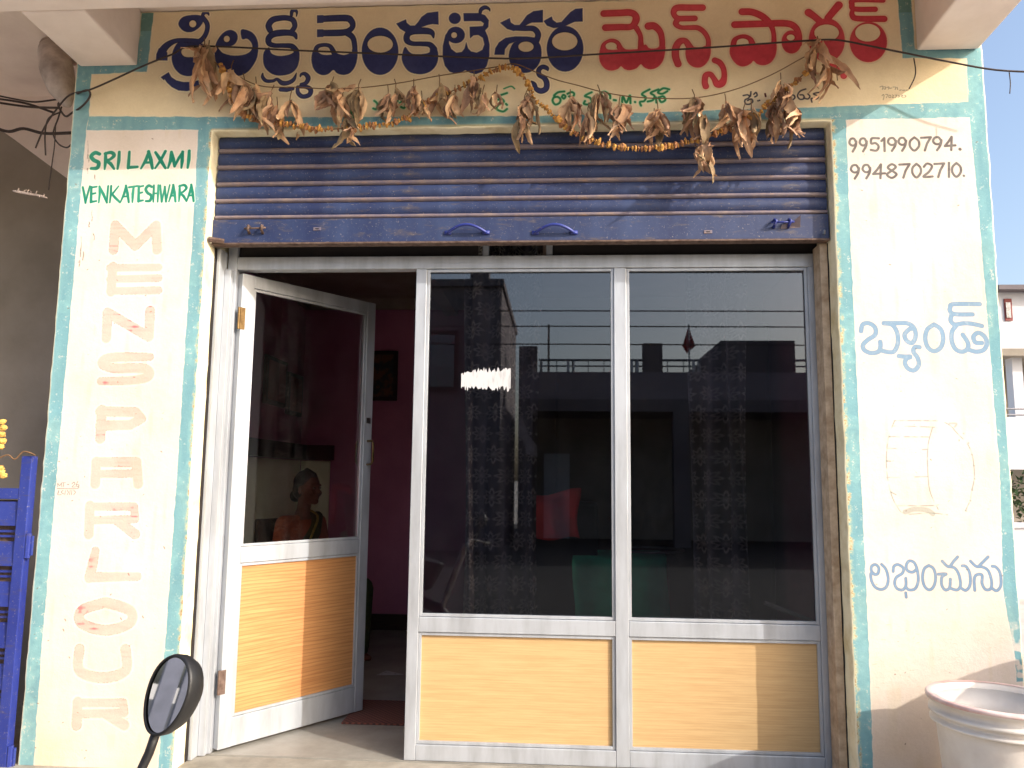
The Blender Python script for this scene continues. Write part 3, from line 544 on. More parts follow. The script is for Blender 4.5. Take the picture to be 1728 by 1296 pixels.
# pencil note, scratches, specks and chips
ink([[(97, 822), (97, 816), (100, 820), (103, 816), (104, 822)], [(107, 815), (107, 822)], [(104, 815), (110, 815)], [(113, 818), (116, 818)], [(121, 817), (124, 814), (126, 817), (121, 822), (127, 822)], [(131, 813), (128, 819), (131, 822), (133, 819), (129, 818)], [(96, 825), (128, 825), (133, 822)], [(97, 835), (99, 828), (97, 835), (103, 835)], [(106, 828), (103, 831), (107, 834)], [(110, 828), (109, 835)], [(113, 828), (115, 831), (113, 835)], [(118, 828), (117, 835)], [(121, 828), (120, 835)], [(124, 828), (127, 831), (124, 835)]], T0, .5, (90, 80, 80), .8)
L = Layer()
for (x, y, l) in [(148, 238, 30), (150, 262, 12), (147, 285, 8), (160, 295, 8), (155, 355, 18), (150, 375, 8), (136, 400, 34), (158, 395, 10), (140, 425, 14), (134, 440, 10)]:
    L.stroke([(x+random.uniform(-1, 1), y+l*t/3, random.uniform(.3, 1.3)) for t in range(4)], T0)
paint(fieldmask(L.f)*(.4+.8*n_f), (118, 104, 92), .8)
L = Layer()
for k in range(150):
    side = random.random() < .6
    y = random.uniform(450, 1285) if random.random() < .8 else random.uniform(220, 450)
    x = (random.uniform(75, 290) if side else random.uniform(1440, 1705)); x += (-(y-600)*.06 if side else (y-600)*.05)
    L.stroke([(x, y), (x+random.uniform(-2.5, 2.5), y+random.uniform(-1, 2))], T0, random.choice([.25, .35, .5, .8]))
for (x, y) in [(276, 923), (216, 968), (109, 1045), (203, 1043), (106, 1062), (240, 1040)]: L.stroke([(x, y), (x+1.5, y+3)], T0, 1.0)
paint(fieldmask(L.f), (120, 96, 84), .6)
L = Layer()
for k in range(60):
    x = random.uniform(1470, 1700); y = random.uniform(1050, 1180); L.stroke([(x, y), (x+random.uniform(-8, 8), y+random.uniform(-2, 2))], T0, random.uniform(.2, .7))
paint(fieldmask(L.f), (206, 178, 150), .5)
# edge wear round the opening
for (xe, s) in ((-1.522, -1), (1.138, 1)):
    d = (xs-xe)*s; e = np.clip(1-np.abs(d-.008)/.014, 0, 1)*(zs < 3.03); paint(e*np.clip(n_m*1.2+n_f*.6-.55, 0, 1)*2, (222, 206, 160), .9); paint(e*(n_f*.5+n_m*.5 > .68), (140, 104, 76), .7)
d = zs-3.021; e = np.clip(1-np.abs(d-.006)/.012, 0, 1)*(xs > -1.53)*(xs < 1.14); paint(e, (216, 196, 150), .9)
for (xe, s) in ((-2.172, 1), (1.774, -1)):
    d = (xs-xe)*s; paint(np.clip(1-d/.012, 0, 1)*(n_m*.6+.3), (244, 240, 226), .8)
paint(np.clip(n_xl*.5+n_l*.5-.55, 0, 1), (196, 170, 136), .3)
img = bpy.data.images.new('wall_paint', TW, TH, alpha=False)
buf = np.ones((TH, TW, 4), np.float32); buf[..., :3] = np.clip(canvas+(n_f[..., None]-.5)*.02, 0, 1)
img.pixels.foreach_set(buf.ravel()); img.update(); img.pack(); del buf
def mat_wall():
    m, nt, bs = new_mat('hand_painted_plaster')
    g = N(nt, 'ShaderNodeNewGeometry'); mp = N(nt, 'ShaderNodeMapping'); mp.vector_type = 'TEXTURE'
    sp = N(nt, 'ShaderNodeSeparateXYZ'); cb = N(nt, 'ShaderNodeCombineXYZ'); nt.links.new(g.outputs['Position'], sp.inputs[0])
    nt.links.new(sp.outputs[0], cb.inputs[0]); nt.links.new(sp.outputs[2], cb.inputs[1]); nt.links.new(cb.outputs[0], mp.inputs[0])
    mp.inputs['Location'].default_value = (WX0, WZ0, 0); mp.inputs['Scale'].default_value = (TW/RES, TH/RES, 1)
    im = N(nt, 'ShaderNodeTexImage'); im.image = img; im.extension = 'EXTEND'; nt.links.new(mp.outputs[0], im.inputs[0])
    nz = noise_tex(nt, 2.5, 8, .65); r = ramp(nt, nz.outputs[0], .3, .75, (1, 1, 1, 1), (.86, .83, .78, 1))
    nt.links.new(mixc(nt, 1.0, im.outputs[0], r.outputs[0], 'MULTIPLY'), bs.inputs['Base Color'])
    bs.inputs['Roughness'].default_value = .85; bs.inputs['Specular IOR Level'].default_value = .25
    bump(nt, bs, noise_tex(nt, 30, 8, .7).outputs[0], .35, .006); return m
M['wall'] = mat_wall()

# ------------------------------------------------------------------ setting: ground, floors, far ground
def sheet(name, x0, x1, y0, y1, z, m, nx=1, ny=1, h=0.0):
    vs = []; fs = []
    for i in range(nx+1):
        for j in range(ny+1):
            x = x0+(x1-x0)*i/nx; y = y0+(y1-y0)*j/ny
            vs.append((x, y, z+(mnoise.noise(Vector((x*1.3, y*1.3, 3)))*h)))
    for i in range(nx):
        for j in range(ny): a = i*(ny+1)+j; fs.append((a, a+ny+1, a+ny+2, a+1))
    return struct(MB().add(vs, fs).build(name, m, smooth=True))
sheet('ground', -400, 400, -400, 400, -.03, M['road'])
sheet('roadside', -40, 40, -4.4, -1.0, 0.0, M['road'], 60, 10, .02)
sheet('road', -60, 60, -22, -4.2, 0.03, MAT('asphalt', (56, 54, 54), (42, 40, 40), 3, rough=.95, bmp=.4, bscale=60), 60, 10, .008)
struct(MB().box(-2.6, 3.2, -1.0, .178, -.05, .35).build('shop_step', M['cement'], bev=.012))

# ------------------------------------------------------------------ the shop building
shop = empty('shop_building', 'cream plastered shop front with hand painted blue and red signboard and teal borders', 'building', (0, 0, 0))
def wob(a, b, s, amp=.0016):
    a, b = np.array(a), np.array(b); k = max(1, int(np.linalg.norm(b-a)/.035)); nn = np.array([-(b-a)[1], (b-a)[0]]); nn = nn/np.linalg.norm(nn)
    out = []
    for j in range(k):
        t = j/k; r = (mnoise.noise(Vector((t*k*.35, s, 0)))*amp*2+random.gauss(0, amp*.5)) if j else 0
        out.append(tuple(a+(b-a)*t+nn*r))
    return out
outl = [(-2.172, -.05), (-1.522, -.05), (-1.522, 3.021), (1.138, 3.021), (1.138, -.05), (1.774, -.05), (1.774, 3.594), (-2.172, 3.594)]
poly = []
for i in range(len(outl)): poly += wob(outl[i], outl[(i+1) % len(outl)], i*7.7)
fw = MB().prism(poly, 0, .34).build('front_wall', M['wall'], shop)
fw.data.materials.append(M['reveal'])
for p in fw.data.polygons:
    if p.normal.y > -.7: p.material_index = 1
bv = fw.modifiers.new('bevel', 'BEVEL'); bv.width = .006; bv.segments = 2; bv.limit_method = 'ANGLE'; bv.angle_limit = math.radians(50); bv.material = 1
MB().box(-5.2, 1.775, -.48, 3.4, 3.6, 3.74).build('canopy_slab', M['plaster'], shop)
MB().box(-5.2, 1.755, -.48, -.40, 3.345, 3.596).build('canopy_edge_beam', M['plaster'], shop, bev=.008)
def beam(x0, x1, z0, z0f):
    MB().add([(x, y, z) for x in (x0, x1) for y, z in ((-.396, z0f), (-.002, z0), (-.396, 3.597), (-.002, 3.597))],
             [(0, 1, 3, 2), (4, 6, 7, 5), (0, 4, 5, 1), (2, 3, 7, 6), (0, 2, 6, 4), (1, 5, 7, 3)]).build('canopy_beam', M['plaster'], shop, bev=.008)
beam(-2.150, -1.885, 3.335, 3.345); beam(1.503, 1.755, 3.326, 3.345)
# room behind the glass
rm = struct
MB().box(-2.168, -2.05, .345, 3.1, 0, 3.594).build('side_wall', M['magenta'], shop)
MB().box(1.60, 1.77, .345, 3.1, 0, 3.594).build('side_wall', M['magenta'], shop)
MB().box(-2.047, 1.597, 2.9, 3.1, 0, 3.594).build('back_wall', M['magenta'], shop)
MB().box(-2.047, 1.597, .343, 2.897, 2.95, 3.1).build('room_ceiling', M['ceil_in'], shop)
MB().box(-2.047, 1.597, .182, 2.897, .2, .352).build('room_floor', M['floor_in'], shop)
MB().box(-2.047, 1.597, 2.86, 2.896, 2.86, 2.947).box(-2.047, -2.01, .5, 2.855, 2.86, 2.947).build('cornice', M['ceil_in'], shop)
MB().box(-2.047, 1.597, 2.87, 2.897, .355, .47).build('skirting', M['dark_wood'], shop)
MB().box(-2.047, -2.03, 1.0, 2.86, .36, 1.64).box(-2.029, -1.80, 2.872, 2.898, .475, 1.64).build('olive_dado', M['olive'], shop)
MB().box(-2.047, -1.96, .9, 2.86, 1.645, 1.76).box(-1.959, -1.76, 2.80, 2.86, 1.645, 1.76).build('wall_ledge', M['dark_wood'], shop)
b = MB(); b.box(-.9, -.8, .6, 2.85, 2.80, 2.946); b.build('ceiling_beam', M['ceil_in'], shop)

for (x0, x1, y, z0, z1, fx, lab) in [(-1.52, -1.28, 2.885, 2.12, 2.52, 0, 'dark framed picture on the magenta back wall'), (2.05, 2.45, 0, 2.02, 2.36, 1, 'dark framed picture above the olive dado, nearer the door'), (2.5, 2.82, 0, 1.98, 2.3, 1, 'dark framed picture above the olive dado, nearer the back corner')]:
    e = empty('wall_picture', lab, 'picture', group='pictures on the shop walls')
    if fx: MB().box(-2.047, -2.02, x0, x1, z0, z1).build('picture_frame', M['dark_wood'], e, bev=.004); MB().box(-2.019, -2.017, x0+.03, x1-.03, z0+.03, z1-.03).build('print', M['maroon'], e)
    else: MB().box(x0, x1, y-.02, y+.012, z0, z1).build('picture_frame', M['dark_wood'], e, bev=.004); MB().box(x0+.03, x1-.03, y-.024, y-.022, z0+.03, z1-.03).build('print', MAT('print_orange', (96, 62, 44), (48, 50, 48), 14, lo=.45, hi=.55), e)

# ------------------------------------------------------------------ roller shutter
sh = empty('roller_shutter', 'dusty dark blue roller shutter rolled most of the way up above the door', 'shutter', (0, .06, 2.53))
SX0, SX1 = -1.516, 1.130
prof = [(.004, .0), (-.004, .003), (-.0085, .008), (-.0085, .013), (-.004, .018), (.002, .0195), (.003, .0215)]
for k in range(9):
    t = k/8; prof.append((.002-.0075*math.sin(PI*t)**.8, .0225+t*.0515))
prof.append((.005, .0765))
b = MB(); nX = 40
for i in range(nX+1):
    x = SX0+(SX1-SX0)*i/nX
    for (y, z) in prof: b.v.append((x, y, z))
m_ = len(prof)
for i in range(nX):
    for k in range(m_-1): a = i*m_+k; b.f.append((a, a+m_, a+m_+1, a+1))
slat_me = b.mesh('slat', M['blue'], True); slat_me.materials.append(M['bead'])
for p in slat_me.polygons:
    if p.center.z < .0195: p.material_index = 1
for k in range(7):
    o = bpy.data.objects.new('slat', slat_me); COL.objects.link(o); o.parent = sh; o.location = (0, random.uniform(-.001, .001), .108+k*.0772); o.rotation_euler = (0, random.uniform(-.0006, .0006), 0)
bar = MB().box(SX0-.004, SX1+.002, -.012, .012, 0, .106).build('bottom_bar', M['blue'], sh, bev=.002)
MB().box(SX0-.004, SX1+.002, -.018, .03, -.009, -.0005).build('bottom_angle', M['rusty'], sh, bev=.002)
def shx(u, v, y=.045): p = P(u, v, y); return (p[0], y-.06, p[2]-2.53)
for u in (788, 936):
    x, y, z = shx(u, 391)
    h = MB(); pts = []
    for k in range(13):
        t = k/12-.5; pts.append((x+t*.17, -.016-.030*math.cos(t*PI)**.8 if abs(t) < .5 else -.016, z-.006+.028*math.cos(t*PI)))
    h.tube(cr(pts, 2), .0065, 8); h.box(x-.098, x-.068, -.018, -.0125, z-.012, z+.004); h.box(x+.068, x+.098, -.018, -.0125, z-.012, z+.004)
    h.build('pull_handle', M['gate_blue'], sh, True)
for u in (535, 1195):
    x, y, z = shx(u, 386 if u < 900 else 391); MB().box(x-.017, x+.017, -.0145, -.0122, z-.007, z+.007).build('keyhole_plate', M['bead'], sh, bev=.001)
    MB().box(x-.008, x+.008, -.0155, -.0147, z-.002, z+.002).build('keyhole', M['dark_gap'], sh)
for (u, v, mt) in ((432, 390, 'rusty'), (1318, 380, 'gate_blue')):
    x, y, z = shx(u, v); hb = MB()
    for s in (-.03, .03): hb.tube([(x+s, -.012, z-.01), (x+s, -.03, z+.0), (x+s+.004, -.04, z+.012), (x+s, -.03, z+.02), (x+s, -.012, z+.018)], .006, 7)
    hb.tube([(x-.045, -.034, z+.006), (x+.05, -.034, z+.008)], .004, 6)
    hb.build('lock_staple', M[mt], sh, True)
hb = MB(); x, y, z = shx(1338, 372); hb.add([(x-.05, -.013, z-.035), (x+.03, -.013, z-.03), (x+.022, -.05, z+.012), (x-.005, -.03, z-.01), (x-.048, -.02, z-.02)], [(0, 1, 2, 3, 4)]); hb.build('torn_flap', M['bead'], sh)
x, y, z = shx(1388, 398); MB().tube([(x, -.03, z), (x+.004, -.03, z+.02)], .005, 6).build('bolt_end', M['steel'], sh)
x, y, z = shx(368, 407); b = MB(); b.tube([(x-.03, -.045, z), (x+.03, -.02, z-.004)], .012, 6); b.build('bolt_end', M['rusty'], sh)
g = MB().box(1.102, 1.133, .084, .172, .352, 2.52).build('guide_channel', M['alu_brown'], sh, bev=.002); g.location = (0, -.06, -2.53)
g = MB().box(-1.517, -1.500, .100, .172, .352, 2.52).build('guide_channel', M['alu'], sh, bev=.002); g.location = (0, -.06, -2.53)
for x0, x1 in ((1.1335, 1.1375), (-1.5215, -1.5175)):
    g = MB().box(x0, x1, .084, .176, .352, 2.52).build('channel_gap', M['dark_gap'], sh); g.location = (0, -.06, -2.53)

# ------------------------------------------------------------------ aluminium shop window
win = empty('shop_window', 'white aluminium shop window with two tinted panes above two wood laminate panels', 'window', (0, .18, .35))
def wp(name, x0, x1, z0, z1, m='alu', y0=.18, y1=.238, bev=.0025):
    o = MB().box(x0, x1, y0-.18, y1-.18, z0-.35, z1-.35).build(name, M[m], win, bev=bev); return o
wp('stile', -1.5, -1.458, .353, 3.0, y0=.178); wp('mullion', -.634, -.586, .353, 2.4455); wp('mullion', .243, .298, .353, 2.4455); wp('stile', 1.080, 1.134, .353, 2.4455)
wp('header_rail', -1.4575, 1.134, 2.446, 2.504)
wp('middle_rail', -.5855, .2425, .870, .932, y0=.181); wp('middle_rail', .2985, 1.0795, .870, .932, y0=.181)
wp('bottom_rail', -.5855, .2425, .353, .416, y0=.181); wp('bottom_rail', .2985, 1.0795, .353, .416, y0=.181)
for (a, b_) in ((-.586, .243), (.298, 1.080)):
    wp('laminate_panel', a+.002, b_-.002, .417, .869, 'wood_panel', .200, .212, 0)
    for (z0, z1) in ((.418, .868), (.934, 2.444)):
        wp('glazing_bead', a+.001, a+.013, z0, z1, y0=.188, y1=.199, bev=.001); wp('glazing_bead', b_-.013, b_-.001, z0, z1, y0=.188, y1=.199, bev=.001)
        wp('glazing_bead', a+.0135, b_-.0135, z0, z0+.012, y0=.188, y1=.199, bev=.001); wp('glazing_bead', a+.0135, b_-.0135, z1-.012, z1, y0=.188, y1=.199, bev=.001)
    wp('pane', a+.002, b_-.002, .933, 2.445, 'glass', .2005, .2055, 0)
for u in (820, 927): x = P(u, 425, .2)[0]; wp('transom_bar', x-.014, x+.014, 2.5045, 3.0, y0=.19, y1=.22)
wp('transom_shade', -1.457, -.36, 2.506, 3.0, 'dark_gap', .2, .21, 0); wp('transom_shade', -.04, 1.13, 2.506, 3.0, 'dark_gap', .2, .21, 0)  # dark sheets added for the shade of the open transom
wp('outer_stop', -1.4995, -1.47, .353, 2.44, y0=.150, y1=.1775)
# white sticker residue stuck to the pane
def ragged(name, x0, x1, z0, z1, y, lab, cat, m, teeth=46):
    top = [(x0+(x1-x0)*i/teeth, z1+random.uniform(-.016, .010)-.02*(1-min(1, i/12))) for i in range(teeth+1)]
    bot = [(x0+(x1-x0)*i/teeth, z0+random.uniform(-.010, .018)) for i in range(teeth+1)]
    b = MB(); vs = [(x, y, z) for x, z in top]+[(x, y, z) for x, z in bot]; n = teeth+1
    b.add(vs, [(i, i+1, n+i+1, n+i) for i in range(teeth)])
    b.add([(x, y+.0006, z) for x, y, z in vs], [(i, i+1, n+i+1, n+i) for i in range(teeth)])
    return tag(b.build(name, m), lab, cat)
pa, pb = P(778, 657, .2), P(862, 623, .2)
ragged('sticker_residue', pa[0], pb[0], pa[2], pb[2], .1985, 'ragged white remains of a peeled sticker on the left pane', 'sticker', M['white_sticker'])
pts = [(873, 712), (880, 700), (893, 735), (906, 752), (907, 772), (888, 765), (884, 745), (872, 735)]
q = [P(u, v, .207) for u, v in pts]; b = MB(); b.add([tuple(p) for p in q]+[(p[0], p[1]+.001, p[2]) for p in q], [tuple(range(8)), tuple(range(15, 7, -1))])
tag(b.build('ragged_patch', MAT('pale_grey_patch', (150, 146, 150), (110, 108, 112), 20)), 'small ragged grey patch behind the left pane beside the curtain', 'paper')  # flat pale grey outline just behind the glass
for (u0, v0, u1, v1) in ((1292, 1018, 1375, 1050),):
    a, c = P(u0, v0, .235), P(u1, v1, .235); b = MB(); b.tube([(a[0], .25, a[2]), (c[0], .25, c[2])], .010, 6)
    tag(b.build('wooden_batten', MAT('grey_batten', (150, 145, 140))), 'thin grey batten leaning low behind the right pane', 'batten')

# ------------------------------------------------------------------ the open door
ANG = math.atan2(.83-.20, -.975+1.445)
door = empty('shop_door', 'aluminium door standing open inwards with glass above a wood laminate panel', 'door', (-1.446, .196, .362), ANG)
DW = .775
def dp(name, x0, x1, z0, z1, m='alu', y0=-.022, y1=.022, bev=.0025, parent=None):
    return MB().box(x0, x1, y0, y1, z0-.362, z1-.362).build(name, M[m], parent or door, bev=bev)
dp('stile', 0, .062, .366, 2.43); dp('stile', DW-.052, DW, .366, 2.43)
dp('top_rail', .0625, DW-.0525, 2.372, 2.43, y0=-.020, y1=.020); dp('middle_rail', .0625, DW-.0525, 1.135, 1.205, y0=-.020, y1=.020); dp('bottom_rail', .0625, DW-.0525, .366, .486, y0=-.020, y1=.020)
dp('laminate_panel', .063, DW-.053, .487, 1.134, 'wood_door', -.006, .006, 0)
dp('pane', .063, DW-.053, 1.206, 2.371, 'door_glass', -.0025, .0025, 0)
for (z0, z1) in ((.488, 1.133), (1.207, 2.370)):
    dp('glazing_bead', .0635, .074, z0, z1, y0=-.017, y1=-.007, bev=.001); dp('glazing_bead', DW-.064, DW-.0535, z0, z1, y0=-.017, y1=-.007, bev=.001)
    dp('glazing_bead', .0745, DW-.0645, z0, z0+.011, y0=-.017, y1=-.007, bev=.001); dp('glazing_bead', .0745, DW-.0645, z1-.011, z1, y0=-.017, y1=-.007, bev=.001)
for s in (-1, 1):
    x = DW-.026; y = s*.022
    MB().tube([(x, y, 1.22), (x, y+s*.035, 1.222), (x, y+s*.045, 1.236), (x, y+s*.045, 1.325), (x, y+s*.035, 1.339), (x, y, 1.34)], .0055, 8).build('door_handle', M['brass'], door, True)
MB().box(DW-.04, DW-.012, -.0245, -.0223, 1.43, 1.46).build('lock_cover', M['steel'], door, bev=.002)
for z, mt in ((1.86, 'brass'), (.28, 'rusty')):
    h = MB(); h.tube([(-.008, -.020, z-.05), (-.008, -.020, z+.05)], .0065, 8); h.box(-.006, .02, -.0245, -.0222, z-.05, z+.05); h.build('hinge', M[mt], door)

# things on the floor
def fl(u, v, z=.36):
    d = RW @ np.array([u-864, 648-v, -F]); t = (z-CAM[2])/d[2]; return CAM+t*d
b = MB(); q = [fl(*p) for p in [(520, 1228), (565, 1190), (690, 1185), (720, 1225)]]
b = MB(); b.box(-1.02, -.12, .62, 1.0, 0, .008); tag(b.build('floor_mat', M['mat'], loc=(0, 0, .353)), 'reddish brown woven mat on the floor inside the open door', 'mat')
p0 = fl(655, 1138); b = MB().add([(p0[0]-.07, p0[1], .356), (p0[0]+.09, p0[1]+.02, .357), (p0[0]-.03, p0[1]+.09, .36), (p0[0]-.07, p0[1], .354), (p0[0]+.09, p0[1]+.02, .355), (p0[0]-.03, p0[1]+.09, .354)], [(0, 1, 2), (3, 5, 4), (0, 3, 4, 1), (1, 4, 5, 2), (2, 5, 3, 0)])
tag(b.build('white_triangle', M['white_sticker']), 'small white flat triangle on the dark floor behind the doorway', 'paper')  # thin pale triangle lying on the floor

# curtains
def curtain(x0, x1, y, z0, z1, lab, nf):
    n, r = nf*12, 24; b = MB(); uv = []
    for i in range(n+1):
        t = i/n
        for j in range(r+1):
            s = j/r; x = x0+(x1-x0)*t+.012*math.sin(s*5+t*9); yy = y+.045*math.sin(t*nf*2*PI+.6*math.sin(s*4))+.01*math.sin(t*nf*5*PI+s*3)
            b.v.append((x, yy, z0+(z1-z0)*s)); uv.append((t*(x1-x0)*2.4, s*(z1-z0)*.55))
    for i in range(n):
        for j in range(r): a = i*(r+1)+j; b.f.append((a, a+r+1, a+r+2, a+1))
    me = b.mesh('curtain', M['curtain'], True); ul = me.uv_layers.new(name='UVMap')
    for l in me.loops: ul.data[l.index].uv = uv[l.vertex_index]
    o = bpy.data.objects.new('curtain', me); COL.objects.link(o); tag(o, lab, 'curtain', 'patterned curtains behind the window')
    return o
curtain(-.43, -.085, .36, .62, 2.66, 'grey damask curtain gathered behind the left pane beside the white sticker', 4)
curtain(.60, .86, .40, .62, 2.66, 'dark damask curtain gathered in folds behind the right pane', 3)
tag(MB().tube([(-.62, .37, 2.665), (1.12, .40, 2.665)], .012, 8).build('curtain_rod', M['steel'], smooth=True), 'steel curtain rod along the top of the window inside', 'curtain rod')

cb_ = empty('cupboard', 'tall dark wooden cupboard added to hide the magenta back wall behind the panes', 'cupboard', (.5, 2.6, .352))  # added dark mass that keeps the view through the panes dark and neutral
MB().box(-1.02, 1.02, -.16, .2, 0, 2.3).build('body', M['dark_wood'], cb_, bev=.005)
for k in range(4): MB().box(-1.0+k*.5, -.515+k*.5, -.182, -.1605, .05, 2.25).build('cupboard_door', M['dark_wood'], cb_, bev=.004)
# barber chair with towels
ch = empty('barber_chair', 'dark metal barber chair inside behind the window mullion', 'chair', (-.02, 1.05, .352), PI/2)
MB().lathe([(0, 0), (.26, 0), (.26, .03), (.05, .06), (.05, .36), (.09, .40), (0, .40)], 24).build('pedestal', M['steel'], ch, True)
MB().box(-.25, .27, -.25, .25, .41, .52).build('seat', M['black_rubber'], ch, bev=.03)
MB().add([(x, y, z) for x, z in ((-.25, .50), (-.34, 1.05), (-.27, 1.06), (-.18, .53)) for y in (-.22, .22)], [(0, 1, 3, 2), (2, 3, 5, 4), (4, 5, 7, 6), (6, 7, 1, 0), (0, 2, 4, 6), (1, 7, 5, 3)]).build('backrest', M['black_rubber'], ch, bev=.02)
for s in (-.27, .27): MB().tube([(-.24, s, .55), (-.23, s, .74), (.0, s, .77), (.24, s, .74), (.27, s, .62), (.26, s, .45)], .014, 8).build('armrest', M['steel'], ch, True)
MB().tube([(.28, -.2, .45), (.42, -.2, .2), (.52, -.2, .14), (.52, .2, .14), (.42, .2, .2), (.28, .2, .45)], .012, 8).build('footrest', M['steel'], ch, True)
def cloth(name, pts_fn, m, lab, nu=18, nv=18):
    b = MB()
    for i in range(nu+1):
        for j in range(nv+1): b.v.append(tuple(pts_fn(i/nu, j/nv)))
    for i in range(nu):
        for j in range(nv): a = i*(nv+1)+j; b.f.append((a, a+nv+1, a+nv+2, a+1))
    o = b.build(name, m, smooth=True); sm = o.modifiers.new('thickness', 'SOLIDIFY'); sm.thickness = .006; return tag(o, lab, 'towel')
def redf(u, v):     # over the top of the backrest, which faces the street
    x = -.125+.25*u; t = v*.36
    if t < .2: y, z = .655-.006*math.sin(u*15), 1.245+t
    elif t < .26: y, z = .655+(t-.2)*1.6, 1.445+.012*math.sin((t-.2)/.06*PI)
    else: y, z = .76, 1.445-(t-.26)
    return (x-.02+.012*math.sin(v*7+u*3), y+.01*math.sin(u*9+v*4), z-.03*u*u*(t < .2)-.02*math.sin(u*5))
cloth('towel', redf, M['red_cloth'], 'red towel draped over the barber chair backrest')
def grf(u, v):
    x = .12-.20+.52*u; s = v*.7
    if s < .3: y, z = 1.05+.18-s*1.5, .53
    else: y, z = .785-.01*math.sin(u*16), .53-(s-.3)*.95
    if z > .5: z += .012
    return (x+.01*math.sin(v*9), y, z+.352+.012)
tb = empty('side_table', 'small table covered by a green cloth inside behind the window', 'table', (.34, .92, .352))
for sx in (-.2, .2):
    for sy in (-.14, .14): MB().tube([(sx, sy, 0), (sx, sy, .76)], .014, 6).build('leg', M['steel'], tb)
MB().box(-.25, .25, -.18, .18, .76, .785).build('table_top', M['dark_wood'], tb, bev=.004)
def grf2(u, v):
    x = .34-.26+.46*u; s = v*.62
    if s < .30: y, z = .92+.16-s*1.2, 1.144
    else: y, z = .722-.012*math.sin(u*17+v), 1.144-(s-.30)*.92
    return (x+.008*math.sin(v*8), y, z)
cloth('tablecloth', grf2, M['green_cloth'], 'bright green cloth hanging over the small side table')
b = MB(); pts = [(.34+.17*math.cos(a), .98+.09*math.sin(a), 1.165+.006*math.sin(a)) for a in [i*2*PI/24 for i in range(25)]]
tag(b.tube([(x+.13, y-.1, z) for x, y, z in pts], .006, 6, False).build('steel_tray', M['steel'], smooth=True), 'thin steel rim of a round tray on the green cloth', 'tray')

# ------------------------------------------------------------------ seated woman
def eval_to_mesh(o, name, mats):
    dg = bpy.context.evaluated_depsgraph_get(); me = bpy.data.meshes.new_from_object(o.evaluated_get(dg)); me.name = name
    me.materials.clear()
    for m in mats: me.materials.append(m)
    for p in me.polygons: p.use_smooth = True
    bpy.data.objects.remove(o); return me
def organic(name, prims, voxel, m, parent, smooth=4):
    bm = bmesh.new()
    for p in prims:
        if p[0] == 'e':
            c, r = Vector(p[1]), p[2]; rot = Matrix.Rotation(p[3], 4, p[4]) if len(p) > 3 else Matrix()
            bmesh.ops.create_icosphere(bm, subdivisions=3, radius=1, matrix=Matrix.Translation(c) @ rot @ Matrix.Diagonal((r[0], r[1], r[2], 1)))
        else:
            pts, rs = [Vector(q) for q in p[1]], p[2]
            for i, q in enumerate(pts): bmesh.ops.create_icosphere(bm, subdivisions=2, radius=rs[i], matrix=Matrix.Translation(q))
            mb = MB().tube(pts, rs, 14); vs = [bm.verts.new(v) for v in mb.v]
            for f in mb.f:
                try: bm.faces.new([vs[i] for i in f])
                except ValueError: pass
    bmesh.ops.recalc_face_normals(bm, faces=bm.faces)
    me = bpy.data.meshes.new(name); bm.to_mesh(me); bm.free(); o = bpy.data.objects.new(name, me); COL.objects.link(o)
    r = o.modifiers.new('r', 'REMESH'); r.mode = 'VOXEL'; r.voxel_size = voxel; s = o.modifiers.new('s', 'SMOOTH'); s.iterations = smooth; s.factor = .5
    bpy.context.view_layer.update(); me = eval_to_mesh(o, name, [m]); o = bpy.data.objects.new(name, me); COL.objects.link(o); o.parent = parent; return o
wo = empty('person', 'woman in rust blouse and dark green sari with hair in a low bun sitting inside', 'person', (-1.70, 2.0, .352), math.radians(-26))
wo.scale = (.965, .965, .965)
# local frame: x forward, y left, z up; seat height 0.45
HC = Vector((.03, 0, 1.115))
def hc(x, y, z): return tuple(HC+Vector((x, y, z)))
prims = [('e', hc(-.008, 0, .035), (.092, .072, .088)), ('e', hc(.030, 0, -.035), (.060, .055, .068)), ('e', hc(.062, 0, -.078), (.028, .030, .024)), ('c', [hc(.088, 0, .012), hc(.104, 0, -.018)], [.010, .014]),
         ('e', hc(.096, .012, -.022), (.010, .008, .008)), ('e', hc(.096, -.012, -.022), (.010, .008, .008)), ('c', [hc(.080, -.016, -.046), hc(.088, 0, -.045), hc(.080, .016, -.046)], [.006, .0085, .006]), ('c', [hc(.077, -.014, -.056), hc(.085, 0, -.057), hc(.077, .014, -.056)], [.006, .009, .006]),
         ('c', [hc(.074, -.045, .030), hc(.086, -.012, .032), hc(.086, .012, .032), hc(.074, .045, .030)], [.008, .010, .010, .008]), ('e', hc(.058, .040, -.022), (.028, .022, .024)), ('e', hc(.058, -.040, -.022), (.028, .022, .024)),
         ('e', hc(-.004, .074, -.008), (.018, .007, .030)), ('e', hc(-.004, -.074, -.008), (.018, .007, .030)),
         ('c', [hc(-.02, 0, -.04), (-.005, 0, .98), (-.02, 0, .93)], [.050, .046, .056]),
         ('e', (-.02, 0, .82), (.095, .155, .13)), ('e', (-.015, 0, .66), (.098, .130, .14)), ('e', (-.01, 0, .53), (.125, .165, .10)), ('c', [(-.02, -.155, .88), (-.02, .155, .88)], [.052, .052]),
         ('c', [(.0, .09, .52), (.36, .11, .50), (.42, .11, .46), (.40, .11, .12), (.38, .11, .05)], [.095, .072, .060, .042, .034]), ('c', [(.0, -.09, .52), (.36, -.11, .50), (.42, -.11, .46), (.40, -.11, .12), (.38, -.11, .05)], [.095, .072, .060, .042, .034]),
         ('c', [(.37, .11, .035), (.46, .12, .025), (.52, .12, .018)], [.030, .030, .018]), ('c', [(.37, -.11, .035), (.46, -.12, .025), (.52, -.12, .018)], [.030, .030, .018])]
